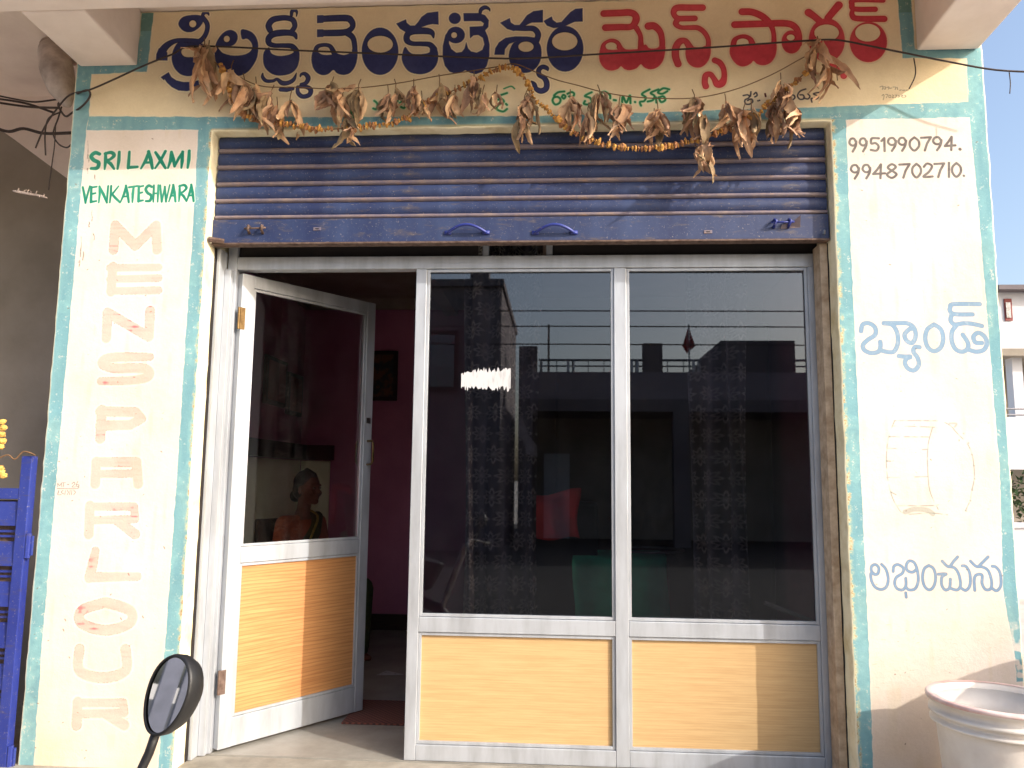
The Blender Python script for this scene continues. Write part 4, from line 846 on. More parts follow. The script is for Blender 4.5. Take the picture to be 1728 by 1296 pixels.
for s in (1, -1):
    prims.append(('c', [(-.02, s*.165, .88), (-.01, s*.205, .72), (.03, s*.20, .62), (.14, s*.12, .60), (.23, s*.05, .60)], [.050, .041, .036, .029, .021]))
    prims.append(('c', [(.23, s*.05, .60), (.275, s*.03, .598)], [.026, .022]))
    for k, L_ in enumerate((.048, .056, .052, .042)):
        y0 = s*(.052-k*.017); prims.append(('c', [(.275, y0, .600), (.275+L_*.6, y0-s*.002, .597), (.275+L_, y0-s*.004, .586)], [.0085, .008, .0068]))
    prims.append(('c', [(.24, s*.065, .607), (.268, s*.074, .612), (.288, s*.070, .606)], [.010, .009, .008]))
body = organic('body', prims, .0065, M['skin'], wo, 3)
organic('hair', [('e', hc(-.022, 0, .052), (.094, .079, .086)), ('e', hc(-.052, 0, .0), (.062, .077, .075)), ('e', hc(-.112, 0, -.045), (.042, .046, .044)), ('c', [hc(.05, .0, .098), hc(-.02, 0, .132)], [.022, .02])], .006, M['hair'], wo, 2)
organic('blouse', [('e', (-.02, 0, .825), (.103, .163, .115)), ('e', (-.015, 0, .74), (.104, .142, .10)), ('c', [(-.02, -.165, .885), (-.02, .165, .885)], [.058, .058]), ('c', [(-.02, .165, .88), (-.012, .203, .75)], [.058, .051]), ('c', [(-.02, -.165, .88), (-.012, -.203, .75)], [.058, .051])], .008, M['blouse'], wo, 3)
organic('sari', [('e', (-.01, 0, .53), (.14, .18, .11)), ('c', [(0, .09, .53), (.36, .11, .51), (.44, .11, .46), (.43, .11, .08)], [.115, .095, .085, .075]), ('c', [(0, -.09, .53), (.36, -.11, .51), (.44, -.11, .46), (.43, -.11, .08)], [.115, .095, .085, .075]), ('c', [(.40, -.10, .3), (.40, .10, .3)], [.07, .07]), ('c', [(.40, -.10, .12), (.40, .10, .12)], [.07, .07]),
                 ('c', [(.06, -.13, .60), (.085, -.06, .72), (.08, .02, .83), (.04, .09, .925), (-.06, .11, .93), (-.125, .09, .80), (-.14, .06, .60)], [.055, .052, .05, .042, .04, .05, .05])], .009, M['sari'], wo, 4)
b = MB().tube(cr([(.10, -.17, .60), (.135, -.11, .72), (.13, -.04, .83), (.09, .04, .935), (-.05, .06, .985)], 5), .008, 6); b.build('sari_border', M['sari_border'], wo, True)
for s in (1, -1): MB().tube([(.012, s*.222, .745), (-.012, s*.250, .745), (-.04, s*.222, .745), (-.012, s*.15, .745)], .005, 6).build('sleeve_trim', M['sari_border'], wo, True)
for s in (1, -1):
    o = organic('eye', [('e', hc(.0805, s*.026, .013), (.009, .013, .007))], .002, M['eye'], wo, 1)
    MB().lathe([(0, 0), (.0045, 0), (.0045, .002), (0, .002)], 10).build('iris', M['hair'], o).matrix_local = Matrix.Translation(Vector(hc(.0895, s*.026, .013))) @ Matrix.Rotation(PI/2, 4, 'Y')
wc = empty('wooden_chair', 'dark wooden chair under the seated woman', 'chair', (-1.70, 2.0, .352), math.radians(-26))
MB().box(-.22, .22, -.22, .22, .39, .425).build('seat', M['dark_wood'], wc, bev=.006)
for sx in (-.2, .2):
    for sy in (-.2, .2): MB().box(sx-.02, sx+.02, sy-.02, sy+.02, 0, .389).build('leg', M['dark_wood'], wc, bev=.003)
MB().box(-.24, -.205, -.2, .2, .43, .88).build('backrest', M['dark_wood'], wc, bev=.006)

# ------------------------------------------------------------------ garland of dried mango leaves and marigolds
gar = empty('leaf_garland', 'dried mango leaf and marigold garland drooping across the signboard', 'garland', (0, 0, 0))
def pth(px, y, n=6): return [PV(u, v, yy) for u, v, yy in [tuple(a) for a in cr([(p[0], p[1], (p[2] if len(p) > 2 else y)) for p in px], n)]]
STR = [(330, 84), (390, 122), (440, 145), (500, 147), (560, 150), (620, 147), (680, 139), (740, 128), (800, 119), (842, 112), (870, 108), (905, 122), (940, 135), (975, 144), (1020, 156), (1065, 163), (1110, 166), (1175, 165), (1240, 151), (1300, 127), (1350, 100), (1392, 78)]
MB().tube(pth(STR, -.055), .0022, 6).build('string', M['twine'], gar, True)
MAR = [(372, 108), (392, 160), (410, 192), (440, 203), (480, 208), (520, 215), (555, 218), (600, 215), (640, 210), (680, 202), (715, 178), (760, 155), (800, 138), (828, 120), (855, 114), (880, 125), (895, 148), (903, 170), (918, 180), (940, 200), (965, 222), (1000, 238), (1050, 248), (1105, 250), (1160, 240), (1200, 228), (1240, 212), (1275, 195), (1300, 172), (1330, 148), (1368, 115)]
mp = pth(MAR, -.06)
MB().tube(mp, .0025, 5).build('string', M['twine'], gar, True)
def flower_mesh(seed, m):
    bm = bmesh.new(); bmesh.ops.create_icosphere(bm, subdivisions=2, radius=.0155)
    for v in bm.verts:
        d = v.co.normalized(); k = 1+.45*mnoise.noise(d*3.2+Vector((seed, 0, 0)))+random.uniform(-.12, .12); v.co = Vector((d.x*k*.0075, d.y*k*.0135, d.z*k*.0135))
    me = bpy.data.meshes.new('marigold'); bm.to_mesh(me); bm.free(); me.materials.append(m); return me
FM_ = [flower_mesh(i*3.1, M['marigold'] if i < 3 else M['marigold2']) for i in range(5)]
YM_ = [flower_mesh(i*5.1, M['yellow_flower']) for i in range(2)]
segs = np.cumsum([0]+[(mp[i+1]-mp[i]).length for i in range(len(mp)-1)]); tot = segs[-1]; nfl = 215
for k in range(nfl):
    d = (k+.5)/nfl*tot; i = min(int(np.searchsorted(segs, d))-1, len(mp)-2); i = max(i, 0); t = (d-segs[i])/max(1e-6, segs[i+1]-segs[i]); p = mp[i].lerp(mp[i+1], t)
    if random.random() < .05: continue
    o = bpy.data.objects.new('marigold', random.choice(FM_)); COL.objects.link(o); o.parent = gar
    tg = (mp[i+1]-mp[i]).normalized(); o.location = p+Vector((random.uniform(-.003, .003), random.uniform(-.006, .004), random.uniform(-.006, .004)))
    o.rotation_euler = (tg.to_track_quat('X', 'Z') @ Matrix.Rotation(random.uniform(0, 6.28), 4, 'X').to_quaternion()).to_euler(); s = random.uniform(.6, 1.25); o.scale = (s*random.uniform(.7, 1.3), s, s)
def leaf_mesh(seed, m):
    r = random.Random(seed); nl, nw = 9, 4; b = MB(); curl = r.uniform(.6, 2.0); bend = r.uniform(-1.2, 1.2); tw = r.uniform(-1.8, 1.8); fold = r.uniform(1.5, 4.2)
    pos = Vector((0, 0, 0)); ang = 0
    for i in range(nl+1):
        t = i/nl; wd = .0135*math.sin(PI*min(1, t*.96+.04))**.7*(1-.3*t)*r.uniform(.85, 1.12)+.0012
        ang = bend*t*t; cz = -t*.105; cx = .028*math.sin(ang*1.3)*t; cy = .022*math.sin(curl*t*2.2)
        for j in range(nw+1):
            s = j/nw*2-1; fa = s*fold*.5; lx = wd*math.sin(fa)/max(.3, fold*.5)*1.4; ly = wd*(1-math.cos(fa))*.9+.0045*r.uniform(-1, 1)
            a = tw*t; b.v.append((cx+lx*math.cos(a)-ly*math.sin(a), cy+lx*math.sin(a)+ly*math.cos(a), cz+.004*r.uniform(-1, 1)))
    for i in range(nl):
        for j in range(nw): a = i*(nw+1)+j; b.f.append((a, a+nw+1, a+nw+2, a+1))
    me = b.mesh('leaf', m, True); return me
LM = [leaf_mesh(i, M[['leaf1', 'leaf2', 'leaf3', 'leaf4', 'leaf1', 'leaf3', 'leaf2'][i % 7]]) for i in range(21)]
BUN = [(352, 84, 172, 8), (345, 80, 120, 4), (390, 118, 195, 7), (412, 140, 205, 8), (432, 146, 212, 8), (458, 160, 225, 7), (468, 180, 237, 7), (490, 168, 228, 6), (560, 146, 205, 8), (578, 165, 220, 7), (588, 195, 262, 7), (605, 150, 215, 6), (655, 160, 207, 8), (668, 150, 200, 4), (698, 150, 200, 8), (712, 170, 202, 5), (742, 142, 190, 7), (768, 160, 208, 7), (800, 135, 200, 7), (815, 160, 203, 6), (838, 160, 192, 5),
       (893, 160, 235, 8), (878, 195, 250, 6), (885, 170, 215, 5), (962, 168, 225, 8), (992, 190, 245, 7), (1012, 160, 222, 9), (1045, 178, 240, 8), (1110, 186, 246, 10), (1104, 200, 246, 5), (1172, 168, 232, 9), (1180, 200, 258, 7), (1187, 240, 288, 6), (1176, 258, 316, 3), (1225, 175, 235, 8), (1255, 190, 266, 9), (1268, 185, 250, 6), (1318, 140, 190, 7), (1310, 175, 250, 8), (1332, 180, 255, 9), (1325, 160, 215, 6), (1382, 78, 150, 7), (1392, 100, 185, 8), (1376, 120, 165, 4), (1412, 128, 185, 7)]
nleaf = 0
for (u, v0, v1, n) in BUN:
    top = PV(u, v0, -.06); L_ = (PV(u, v0, -.06)-PV(u, v1, -.06)).length
    MB().tube([top+Vector((random.uniform(-.01, .01), 0, .045)), top+Vector((0, 0, .02)), top+Vector((random.uniform(-.004, .004), 0, -.02))], .0022, 5).build('leaf_stalk', M['twine'], gar, True)
    for k in range(n):
        if nleaf >= 298: break
        nleaf += 1
        o = bpy.data.objects.new('leaf', random.choice(LM)); COL.objects.link(o); o.parent = gar
        o.location = top+Vector((random.uniform(-.012, .012), random.uniform(-.03, .012), random.uniform(-.02, .005)))
        s = L_/.105*random.uniform(.55, 1.0); o.scale = (random.uniform(.8, 1.25)*min(1.25, s+.3), min(1.2, s+.2), s)
        o.rotation_euler = (random.uniform(-.25, .12), random.gauss(0, .34), random.uniform(0, 6.28))
for (u, v, L_, a) in [(600, 143, .10, 1.4), (350, 76, .09, 1.5), (365, 80, .08, 1.2), (1385, 66, .07, 1.4)]:
    o = bpy.data.objects.new('leaf', LM[2]); COL.objects.link(o); o.parent = gar; o.location = PV(u, v, -.065); o.rotation_euler = (0, a, .3); o.scale = (1.2, 1, 1)

# ------------------------------------------------------------------ cables, twig, pipe lump
def cable(name, pts, r, lab, m='cable', y=-.07, cat='cable', grp=None):
    return tag(MB().tube(pth(pts, y, 5), r, 8).build(name, M[m], smooth=True), lab, cat, grp)
cable('power_cable', [(60, 250, .1), (75, 215, .08), (95, 185, .05), (118, 160, .02), (150, 152, -.03), (190, 135, -.05), (240, 112, -.06), (290, 92, -.06), (332, 78, -.06), (500, 85, -.06), (650, 91, -.06), (820, 98, -.06), (900, 98, -.06), (1000, 92, -.06), (1200, 80, -.06), (1340, 70, -.06), (1400, 67, -.06), (1430, 70, -.06), (1470, 78, -.07), (1530, 90, -.10), (1600, 104, -.12), (1680, 118, -.14), (1760, 122, -.16)], .0038, 'long black cable strung across the front of the signboard')
cable('hanging_wire', [(1542, 98), (1545, 118), (1543, 132), (1534, 150)], .0028, 'short kinked wire hanging beside the right canopy beam', y=-.02)
cable('hanging_wire', [(1703, 122, -.14), (1705, 140, -.14), (1704, 158, -.14)], .002, 'short thin wire dangling from the cable against the sky')
cable('wire_loop', [(-10, 160, .5), (30, 168, .5), (60, 172, .45), (100, 168, .4), (98, 178, .3), (110, 196, .15), (122, 190, .03), (140, 178, -.02), (152, 162, -.03), (148, 152, -.03), (130, 158, 0)], .0045, 'knotted dark wire looping beside the left pillar')
cable('wire_loop', [(104, 180, .1), (98, 200, .1), (90, 225, .1), (98, 242, .1), (112, 249, .06), (120, 244, .02)], .0035, 'dark wire loop bulging towards the left pillar below the knot')
cable('wire_loop', [(100, 190, .12), (82, 200, .12), (76, 225, .12), (77, 262, .12)], .0035, 'dark wire drooping left of the knot')
cable('wire_loop', [(94, 208, .12), (92, 245, .12), (88, 275, .12), (82, 320, .12)], .0025, 'thin dark wire hanging down to the dry twig')
for i, (a, lab) in enumerate([([(-10, 172, .5), (30, 178, .5), (60, 181, .45), (100, 182, .3)], 'upper dark cable running into the knot from the left'), ([(-10, 166, .55), (20, 170, .55), (50, 176, .5), (90, 190, .4)], 'sagging cable just above the other cables on the left')]): cable('cable_run', a, .006, lab)
cable('cable_run', [(-10, 215, .6), (15, 222, .6), (40, 217, .55), (75, 225, .5), (124, 224, .35)], .008, 'thick bundled cables stretching low behind the left pillar')
b = MB(); p = pth([(22, 322), (38, 325), (52, 328), (66, 330), (80, 334)], .12, 2); b.tube(p, [.004, .006, .007, .006, .006, .005, .006, .005, .003][:len(p)], 6)
for i, (du, dv) in enumerate([(-3, -10), (4, -8), (2, -9), (-4, -8), (5, -6), (3, 6), (-2, -7)]):
    a = p[min(len(p)-1, i+1)]; c = a+Vector((du*.0025, random.uniform(-.02, .02), -dv*.0025)); b.tube([a, (a+c)/2+Vector((.002, 0, .003)), c], [.003, .003, .001], 5)
tag(b.build('dry_twig', MAT('pale_twig', (206, 188, 176), (170, 150, 140), 30), smooth=True), 'pale dry twig dangling from a wire left of the pillar', 'twig')
lum = organic('pipe_bend', [('c', [tuple(PV(88, 88, .16)), tuple(PV(96, 118, .14)), tuple(PV(104, 148, .12)), tuple(PV(112, 172, .10))], [.062, .075, .062, .028]), ('c', [tuple(PV(85, 80, .2)), tuple(PV(118, 90, .2))], [.05, .06])], .009, MAT('whitewashed_cement', (206, 194, 186), (150, 136, 128), 12, bmp=.6, bscale=40), None, 3)
tag(lum, 'whitewashed cement covered pipe bend bulging under the left canopy beam', 'pipe')
cable('pipe', [(-40, -10, .3), (40, 40, .28), (90, 85, .22)], .03, 'whitewashed pipe descending to the cement bend', 'plaster', cat='pipe')

# ------------------------------------------------------------------ neighbouring stair porch on the left
nb = empty('neighbour_porch', 'shaded brown porch of the neighbouring building under a sloping stair', 'building', (0, 0, 0))
MB().prism([tuple(P(u, v, .75)[[0, 2]]) for u, v in [(-420, -80), (-420, -130), (135, -130), (135, 330), (113, 301), (18, 231)]][::-1], .75, .93).build('stair_flight', M['plaster'], nb)
MB().box(-6.29, -2.19, .96, 1.15, 0, 3.596).build('back_wall', M['brown_wall'], nb)
MB().box(-6.5, -6.3, -.3, 3.4, 0, 4.5).build('side_wall', M['brown_wall'], nb)
MB().box(-2.5, -2.18, 1.62, 3.6, 0, 4.5).build('side_wall', M['brown_wall'], nb)
MB().box(-6.3, -2.18, .1, 3.4, 0, .3).build('porch_floor', M['cement'], nb)
MB().box(-6.3, -5.2, -.48, 3.4, 3.6, 3.74).build('porch_roof', M['plaster'], nb)

# gate
gt = empty('metal_gate', 'glossy blue louvred metal gate hinged to the left pillar', 'gate', (-2.215, -.01, .1))
GX = -2.215
MB().box(-.032, .014, -.02, .02, 0, 1.49).build('stile', M['gate_blue'], gt, bev=.003); MB().box(-1.20, -1.155, -.02, .02, 0, 1.49).build('stile', M['gate_blue'], gt, bev=.003)
MB().box(-1.154, -.0325, -.018, .018, 1.31, 1.355).build('top_rail', M['gate_blue'], gt, bev=.003)
z = 1.30; k = 0
while z > .08:
    MB().add([(x, y, zz) for x in (-1.154, -.033) for y, zz in ((-.006, z), (-.016, z-.1), (.002, z), (-.008, z-.1))], [(0, 1, 3, 2), (4, 6, 7, 5), (0, 4, 5, 1), (2, 3, 7, 6), (0, 2, 6, 4), (1, 5, 7, 3)]).build('louvre_slat', M['gate_blue'], gt, bev=.0015)
    MB().box(-1.154, -.033, .0, .006, z-.128, z-.118).build('spacer_bar', M['gate_blue'], gt); MB().box(-1.154, -.033, .0, .006, z-.148, z-.139).build('spacer_bar', M['gate_blue'], gt)
    z -= .164
MB().box(-1.154, -.033, .012, .016, .02, 1.305).build('backing_sheet', M['rusty'], gt)
for zz in (1.12, .28): MB().tube([(.022, -.01, zz-.05), (.022, -.01, zz+.05)], .012, 8).box(.012, .04, -.012, .0, zz-.04, zz+.04).build('hinge', M['gate_blue'], gt)
tag(MB().tube(pth([(-30, 790), (10, 768), (25, 775), (40, 762), (60, 768)], -.04), .003, 5).build('twine', M['twine']), 'thin twine tied across the top of the blue gate', 'twine')
yg = empty('marigold_string', 'short string of bright yellow dried marigolds hanging over the gate', 'garland', tuple(PV(4, 740, -.05)))
for k, (u, v) in enumerate([(4, 712), (6, 722), (3, 733), (5, 744), (1, 754), (2, 797), (6, 803), (-6, 799), (0, 790)]):
    o = bpy.data.objects.new('marigold', YM_[k % 2]); COL.objects.link(o); o.parent = yg; o.location = PV(u, v, -.05)-PV(4, 740, -.05); o.scale = (1.6, 1.1, 1.1); o.rotation_euler = (0, 1.5, k)

# ------------------------------------------------------------------ bucket and barrel
bk = empty('bucket', 'large white plastic bucket with pink stained ribbed rim by the right pillar', 'bucket', (1.487, -.36, .3515))
H_ = .455; R_t = .222
MB().lathe([(0, .004), (.158, .004), (.163, 0), (.168, .01), (.196, H_-.10), (.192, H_-.02), (.190, H_-.1), (.160, .02), (0, .018)], 56).build('body', M['bucket'], bk, True)
rim = MB().lathe([(.196, H_-.092), (.214, H_-.088), (.214, H_-.080), (.200, H_-.076), (.200, H_-.062), (.217, H_-.058), (.217, H_-.048), (.203, H_-.044), (.203, H_-.02), (.222, H_-.018), (.223, H_-.004), (.218, H_), (.204, H_), (.196, H_-.006), (.193, H_-.03)], 56)
rim.build('rim', M['bucket'], bk, True); MB().lathe([(.200, H_+.0006), (.2185, H_+.0009), (.2235, H_-.003), (.2237, H_-.012), (.2230, H_-.012), (.200, H_+.0001)], 56).build('rim_edge', M['bucket_rim'], bk, True)
br = empty('shadow_barrel', 'unseen blue plastic barrel right of the bucket, added to shade the foot of the right pillar', 'barrel', (2.36, -.56, .35))  # out of view, added to cast the rounded shadow on the right pillar
MB().lathe([(0, 0), (.27, 0), (.285, .05), (.29, .25), (.30, .28), (.29, .31), (.29, .55), (.30, .58), (.29, .61), (.285, .78), (.25, .84), (0, .85)], 40).build('body', MAT('blue_plastic', (30, 70, 150), rough=.4), br, True)
MB().lathe([(0, .85), (.09, .85), (.09, .88), (0, .88)], 20).build('cap', M['black_rubber'], br)
struct(MB().box(-.0, .001, 0, .001, 0, .001).build('pebble', M['cement'], loc=(3, -2, 0))) if 0 else None

# ------------------------------------------------------------------ parked motorcycle (only its mirror reaches into the picture)
MCY = -3.15+1.10
mc = P(280, 1173, MCY); bike = empty('motorcycle', 'black motorcycle with round rear view mirror parked in front of the shop', 'motorcycle', (mc[0]-.12, MCY-.18, 0))
loc0 = Vector(bike.location); Cm = Vector(mc)-loc0
toc = (Vector(CAM)-Vector(mc)).normalized(); nrm = (Matrix.Rotation(math.radians(-50), 3, 'Z') @ toc); nrm = (nrm+Vector((0, 0, -.07))).normalized()
upv = (Vector((.30, .0, 1))); upv = (upv-nrm*upv.dot(nrm)).normalized(); sdv = upv.cross(nrm)
def ov(t, k=1): a = 2*PI*t; return (math.cos(a)*.0365*k*(1+.10*math.sin(a)), math.sin(a)*.0515*k)
NN = 40
def mpt(x, y, d): return tuple(Cm+sdv*x+upv*y+nrm*d)
b = MB(); rows = [(1.0, .0), (1.06, .002), (1.10, -.004), (1.08, -.016), (.95, -.03), (.65, -.042), (.2, -.046)]
for k, d in rows: b.v += [mpt(*ov(i/NN, k), d) for i in range(NN)]
for r_ in range(len(rows)-1):
    for i in range(NN): a = r_*NN+i; c = r_*NN+(i+1) % NN; b.f.append((a, c, c+NN, a+NN))
b.f.append(tuple((len(rows)-1)*NN+i for i in range(NN)))
b.build('mirror_housing', M['black_rubber'], bike, True)
b = MB(); vs = [mpt(0, 0, -.002)]+[mpt(*ov(i/NN, .995), -.002) for i in range(NN)]; b.add(vs, [(0, 1+i, 1+(i+1) % NN) for i in range(NN)]); b.build('mirror_glass', M['mirror'], bike)
bt_ = Vector(mpt(0, -.0515, -.012)); HB = Vector((.02, 0.0, .98))
MB().tube([bt_+Vector((.0, 0, .01)), bt_+Vector((-.012, 0, -.03)), bt_+Vector((-.035, -.02, -.10)), HB+Vector((.0, 0, .02)), HB], [.0065, .0065, .0062, .006, .006], 10).build('mirror_stem', M['black_rubber'], bike, True)
MB().tube([HB+Vector((.06, .12, .0)), HB, HB+Vector((-.04, -.16, .03)), HB+Vector((-.04, -.36, .05)), HB+Vector((.0, -.56, .03)), HB+Vector((.06, -.68, 0))], .012, 10).build('handlebar', M['steel'], bike, True)
for a_ in ((.066, .13), (.066, -.69)): MB().tube([HB+Vector((a_[0]-.02, a_[1]-(.05 if a_[1] > 0 else -.05), 0)), HB+Vector((a_[0]+.01, a_[1]+(.05 if a_[1] > 0 else -.05), 0))], .017, 10).build('grip', M['black_rubber'], bike)
cy = -.28
MB().tube([(-.04, cy, 1.0), (-.30, cy, .30)], .026, 10).build('fork', M['steel'], bike)
for nm, wx in (('front_wheel', -.34), ('rear_wheel', 0.0)):
    pass
def wheel(name, cx):
    w_ = MB(); R = .29
    ring = [(cx+R*math.cos(a), cy, .29+.0+R*math.sin(a)*.965) for a in [i*2*PI/40 for i in range(41)]]
    o = MB().tube(ring, .045, 10, False).build(name, M['black_rubber'], bike, True)
    h = MB().tube([(cx, cy-.05, .29), (cx, cy+.05, .29)], .035, 10)
    for k in range(10): a = k*PI/5; h.tube([(cx, cy, .29), (cx+.25*math.cos(a), cy, .29+.25*math.sin(a))], .005, 5)
    h.build('spokes', M['steel'], o)
wheel('front_wheel', -.42); wheel('rear_wheel', -1.62+3.2 if 0 else .0-1.62)
for o in list(bike.children): pass
MB().add([(x, cy+s*w_, z) for x, w_, z in ((-.2, .06, .86), (-.45, .13, .92), (-.75, .10, .84), (-.7, .08, .66), (-.3, .07, .66)) for s in (-1, 1)], [(0, 1, 3, 2), (2, 3, 5, 4), (4, 5, 7, 6), (6, 7, 9, 8), (8, 9, 1, 0), (0, 2, 4, 6, 8), (1, 9, 7, 5, 3)]).build('fuel_tank', M['black_rubber'], bike, bev=.03)
MB().box(-1.55, -.76, cy-.11, cy+.11, .76, .84).build('seat', M['black_rubber'], bike, bev=.03)
MB().box(-1.0, -.55, cy-.12, cy+.12, .28, .62).build('engine', M['steel'], bike, bev=.04)

sg = empty('mirror_filler_gate', 'made-up tall white and slate slatted gate added to put stripes into the motorcycle mirror', 'gate', (-5.6, -3.6, 0))  # invented and out of view, only there for the mirror glass to reflect
for k in range(16):
    MB().box(-.02, .02, -1.6+k*.2, -1.6+k*.2+(.13 if k % 3 else .17), 0, 3.4).build('plank', M['house_wall' if k % 4 == 0 else 'gate_slate'], sg)
for zz in (.4, 2.8): MB().box(-.06, -.021, -1.62, 1.62, zz, zz+.08).build('rail', M['steel'], sg)
# ------------------------------------------------------------------ right-hand distance: house, wall, bush
def boxpx(parent, name, u0, u1, v0, v1, y0, y1, m, xext=None):
    a, c = P(u0, v1, y0), P(u1, v0, y0); return MB().box(a[0], xext if xext else c[0], y0, y1, a[2], c[2]).build(name, M[m], parent)
fh = empty('balcony_house', 'white two storey house with open balcony in the distance at right', 'house', (0, 0, 0))
YF = 14
boxpx(fh, 'upper_storey', 1688, 1760, 486, 588, YF, YF+6, 'house_wall', 16); a = P(1688, 500, YF)
boxpx(fh, 'roof_slab', 1686, 1760, 480, 488, YF-.3, YF+6, 'house_dark', 16)
boxpx(fh, 'balcony_soffit', 1690, 1760, 588, 600, YF-.1, YF+3, 'brown_wall', 16)
boxpx(fh, 'recess_wall', 1690, 1760, 598, 705, YF+1.6, YF+1.7, 'brown_wall', 16)
boxpx(fh, 'column', 1714, 1724, 600, 705, YF+.2, YF+.45, 'house_wall'); boxpx(fh, 'balcony_wall', 1697, 1760, 704, 792, YF, YF+.2, 'house_wall', 16)
boxpx(fh, 'lower_storey', 1697, 1760, 792, 1000, YF+1.0, YF+4, 'brown_wall', 16)
for v in (690, 700): p = P(1697, v, YF-.02); MB().tube([(p[0], YF-.02, p[2]), (16, YF-.02, p[2])], .02, 6).build('railing', M['steel'], fh)
wf = boxpx(fh, 'window', 1697, 1707, 504, 541, YF-.03, YF+.1, 'maroon'); boxpx(wf, 'pane', 1699, 1705, 510, 536, YF-.05, YF-.04, 'steel')
cw = empty('compound_wall', 'plain grey compound wall in the distance right of the shop', 'wall', (0, 0, 0))
boxpx(cw, 'wall_face', 1690, 1760, 890, 1200, 8, 8.2, 'house_wall', 14)
MB().box(P(1690, 890, 8)[0]-.02, 14, 7.96, 8.24, P(1690, 890, 8)[2]+.003, P(1690, 890, 8)[2]+.06).build('coping', M['house_wall'], cw)
def foliage(name, c, r, n, lab, cat, m='foliage', leaf=.09, trunk=True, group=None):
    e = empty(name, lab, cat, (c[0], c[1], 0), group=group); b = MB(); rr = random.Random(int(c[0]*10))
    cl = [(Vector((rr.gauss(0, .45)*r[0], rr.gauss(0, .45)*r[1], c[2]+rr.gauss(0, .4)*r[2])), rr.uniform(.2, .45)) for _ in range(16)]
    for k in range(n):
        cc, cr_ = rr.choice(cl); d = Vector((rr.gauss(0, 1), rr.gauss(0, 1), rr.gauss(0, 1))).normalized()*cr_*r[0]*rr.uniform(.5, 1)
        p = cc+d; M3 = Matrix.Rotation(rr.uniform(0, 6.3), 3, 'Z') @ Matrix.Rotation(rr.uniform(-1.2, 1.2), 3, 'X'); L = leaf*rr.uniform(.6, 1.4)
        b.add([p+M3 @ Vector(q) for q in ((0, 0, 0), (L*.35, L*.5, .02), (0, L, 0), (-L*.35, L*.5, .02))], [(0, 1, 2, 3)])
    b.build('crown', M[m], e)
    if trunk: MB().tube([(0, 0, -.1), (.05, 0, c[2]*.5), (0, .05, c[2])], [.09, .07, .03], 8).build('trunk', M['dark_wood'], e)
pb = P(1735, 835, 9.5); foliage('bush', (pb[0]+.4, 9.5, pb[2]), (1.1, .8, .55), 2600, 'dense green bush behind the grey compound wall', 'bush')

# ------------------------------------------------------------------ across the street (seen in the window glass)
oh = empty('opposite_house', 'single storey house with roof terrace across the street, mirrored in the panes', 'house', (0, 0, 0))
YO = -14
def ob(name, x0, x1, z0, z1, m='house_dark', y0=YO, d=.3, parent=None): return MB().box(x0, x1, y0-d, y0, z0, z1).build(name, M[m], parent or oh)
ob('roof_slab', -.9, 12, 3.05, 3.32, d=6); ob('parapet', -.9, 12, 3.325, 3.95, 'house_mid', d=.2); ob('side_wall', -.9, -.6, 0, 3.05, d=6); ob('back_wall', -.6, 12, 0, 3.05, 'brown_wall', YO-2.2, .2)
for x in (2.6, 6.6, 10.2): ob('column', x, x+.35, 0, 3.05)
ob('door', -.35, .3, 0, 2.15, 'house_wall', YO-2.15, .04)
ob('parapet_post', 1.95, 2.38, 3.955, 4.62, 'house_dark'); ob('headroom', 3.7, 5.35, 3.955, 4.68, 'house_dark', d=3); ob('headroom', 3.3, 3.695, 3.955, 4.25, 'house_dark', d=3); ob('parapet_post', -.9, -.48, 3.955, 4.55, 'house_dark')
MB().tube([(-.45, YO-.1, 4.24), (12, YO-.1, 4.24)], .03, 6).build('railing', M['steel'], oh)
MB().tube([(-.45, YO-.1, 4.10), (12, YO-.1, 4.10)], .02, 6).build('railing', M['steel'], oh)
for x in (-.42, .2, .32, 1.65, 1.78, 3.05, 3.17, 6.2, 6.32, 7.8, 7.92, 9.4): ob('baluster', x, x+.06, 3.955, 4.21, 'house_wall', d=.06)
for k in range(34):
    x = -.4+k*.36
    if not (1.9 < x < 2.4 or 3.3 < x < 5.4): ob('rail_post', x, x+.02, 3.955, 4.21, 'steel', d=.03)
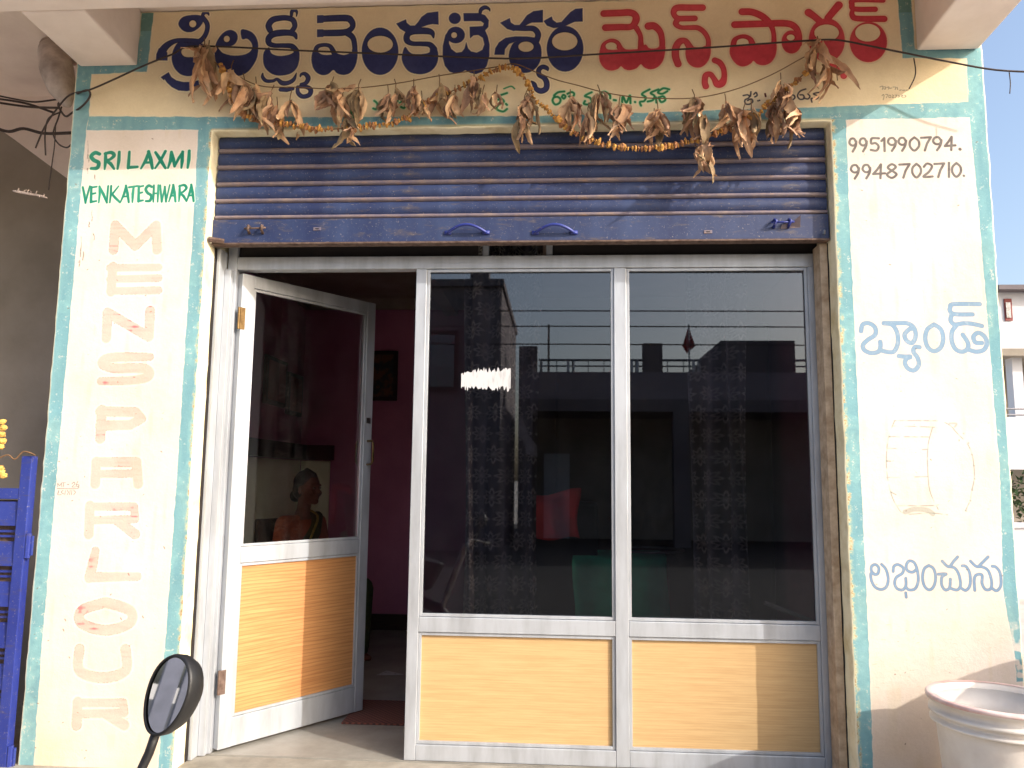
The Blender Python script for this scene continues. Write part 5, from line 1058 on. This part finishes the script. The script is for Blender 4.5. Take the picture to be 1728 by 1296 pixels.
tw_ = empty('tall_house', 'tall dark house across the street at the left, mirrored in the left pane', 'house', (0, 0, 0))
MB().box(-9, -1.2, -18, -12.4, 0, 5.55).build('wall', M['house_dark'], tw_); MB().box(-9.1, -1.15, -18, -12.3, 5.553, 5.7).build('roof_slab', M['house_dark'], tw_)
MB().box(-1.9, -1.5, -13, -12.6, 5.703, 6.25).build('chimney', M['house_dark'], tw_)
for i, x in enumerate((-3.2, -5.4, -7.6)):
    wn = MB().box(x, x+1.1, -12.4, -12.34, 3.3, 4.6).build('window', M['dark_wood'], tw_); MB().box(x+.08, x+1.02, -12.335, -12.33, 3.4, 4.5).build('pane', M['glass'], wn)
fp = empty('flag_pole', 'small triangular red flag on a thin pole on the opposite terrace', 'flag', (3.0, YO-.1, 3.95))
MB().tube([(0, 0, 0), (0, 0, 1.12)], .02, 6).build('pole', M['steel'], fp)
MB().add([(0, 0, 1.1), (-.16, .02, .62), (-.05, -.02, .45), (.14, .03, .62), (.05, 0, .9)], [(0, 1, 2, 3, 4)]).build('cloth', M['flag'], fp)
tag(MB().tube([(-.22, YO-.2, 3.9), (-.22, YO-.2, 5.1)], .03, 6).build('antenna_pole', M['steel']), 'bare steel pole standing on the opposite terrace', 'pole')
for z, x0, lab in ((4.93, -30, 'highest overhead power line mirrored in the panes'), (4.28, -30, 'second overhead power line mirrored in the panes'), (4.02, -30, 'third overhead power line mirrored in the panes'), (3.72, -30, 'lowest overhead power line mirrored in the panes')):
    tag(MB().tube([(-30, -9, z+.35), (-12, -9, z-.0), (0, -9, z), (12, -9, z-.05), (30, -9, z+.2)], .011, 6).build('power_line', M['cable'], smooth=True), lab, 'power line')
for x in (-30, 30):
    e = empty('utility_pole', 'concrete utility pole %s the street carrying the power lines' % ('at the left end of' if x < 0 else 'at the right end of'), 'pole', (x, -9, 0)); MB().tube([(0, 0, 0), (0, 0, 6.2)], [.14, .09], 10).build('post', M['cement'], e); MB().box(-.04, .04, -.5, .5, 5.4, 5.5).build('crossarm', M['steel'], e)
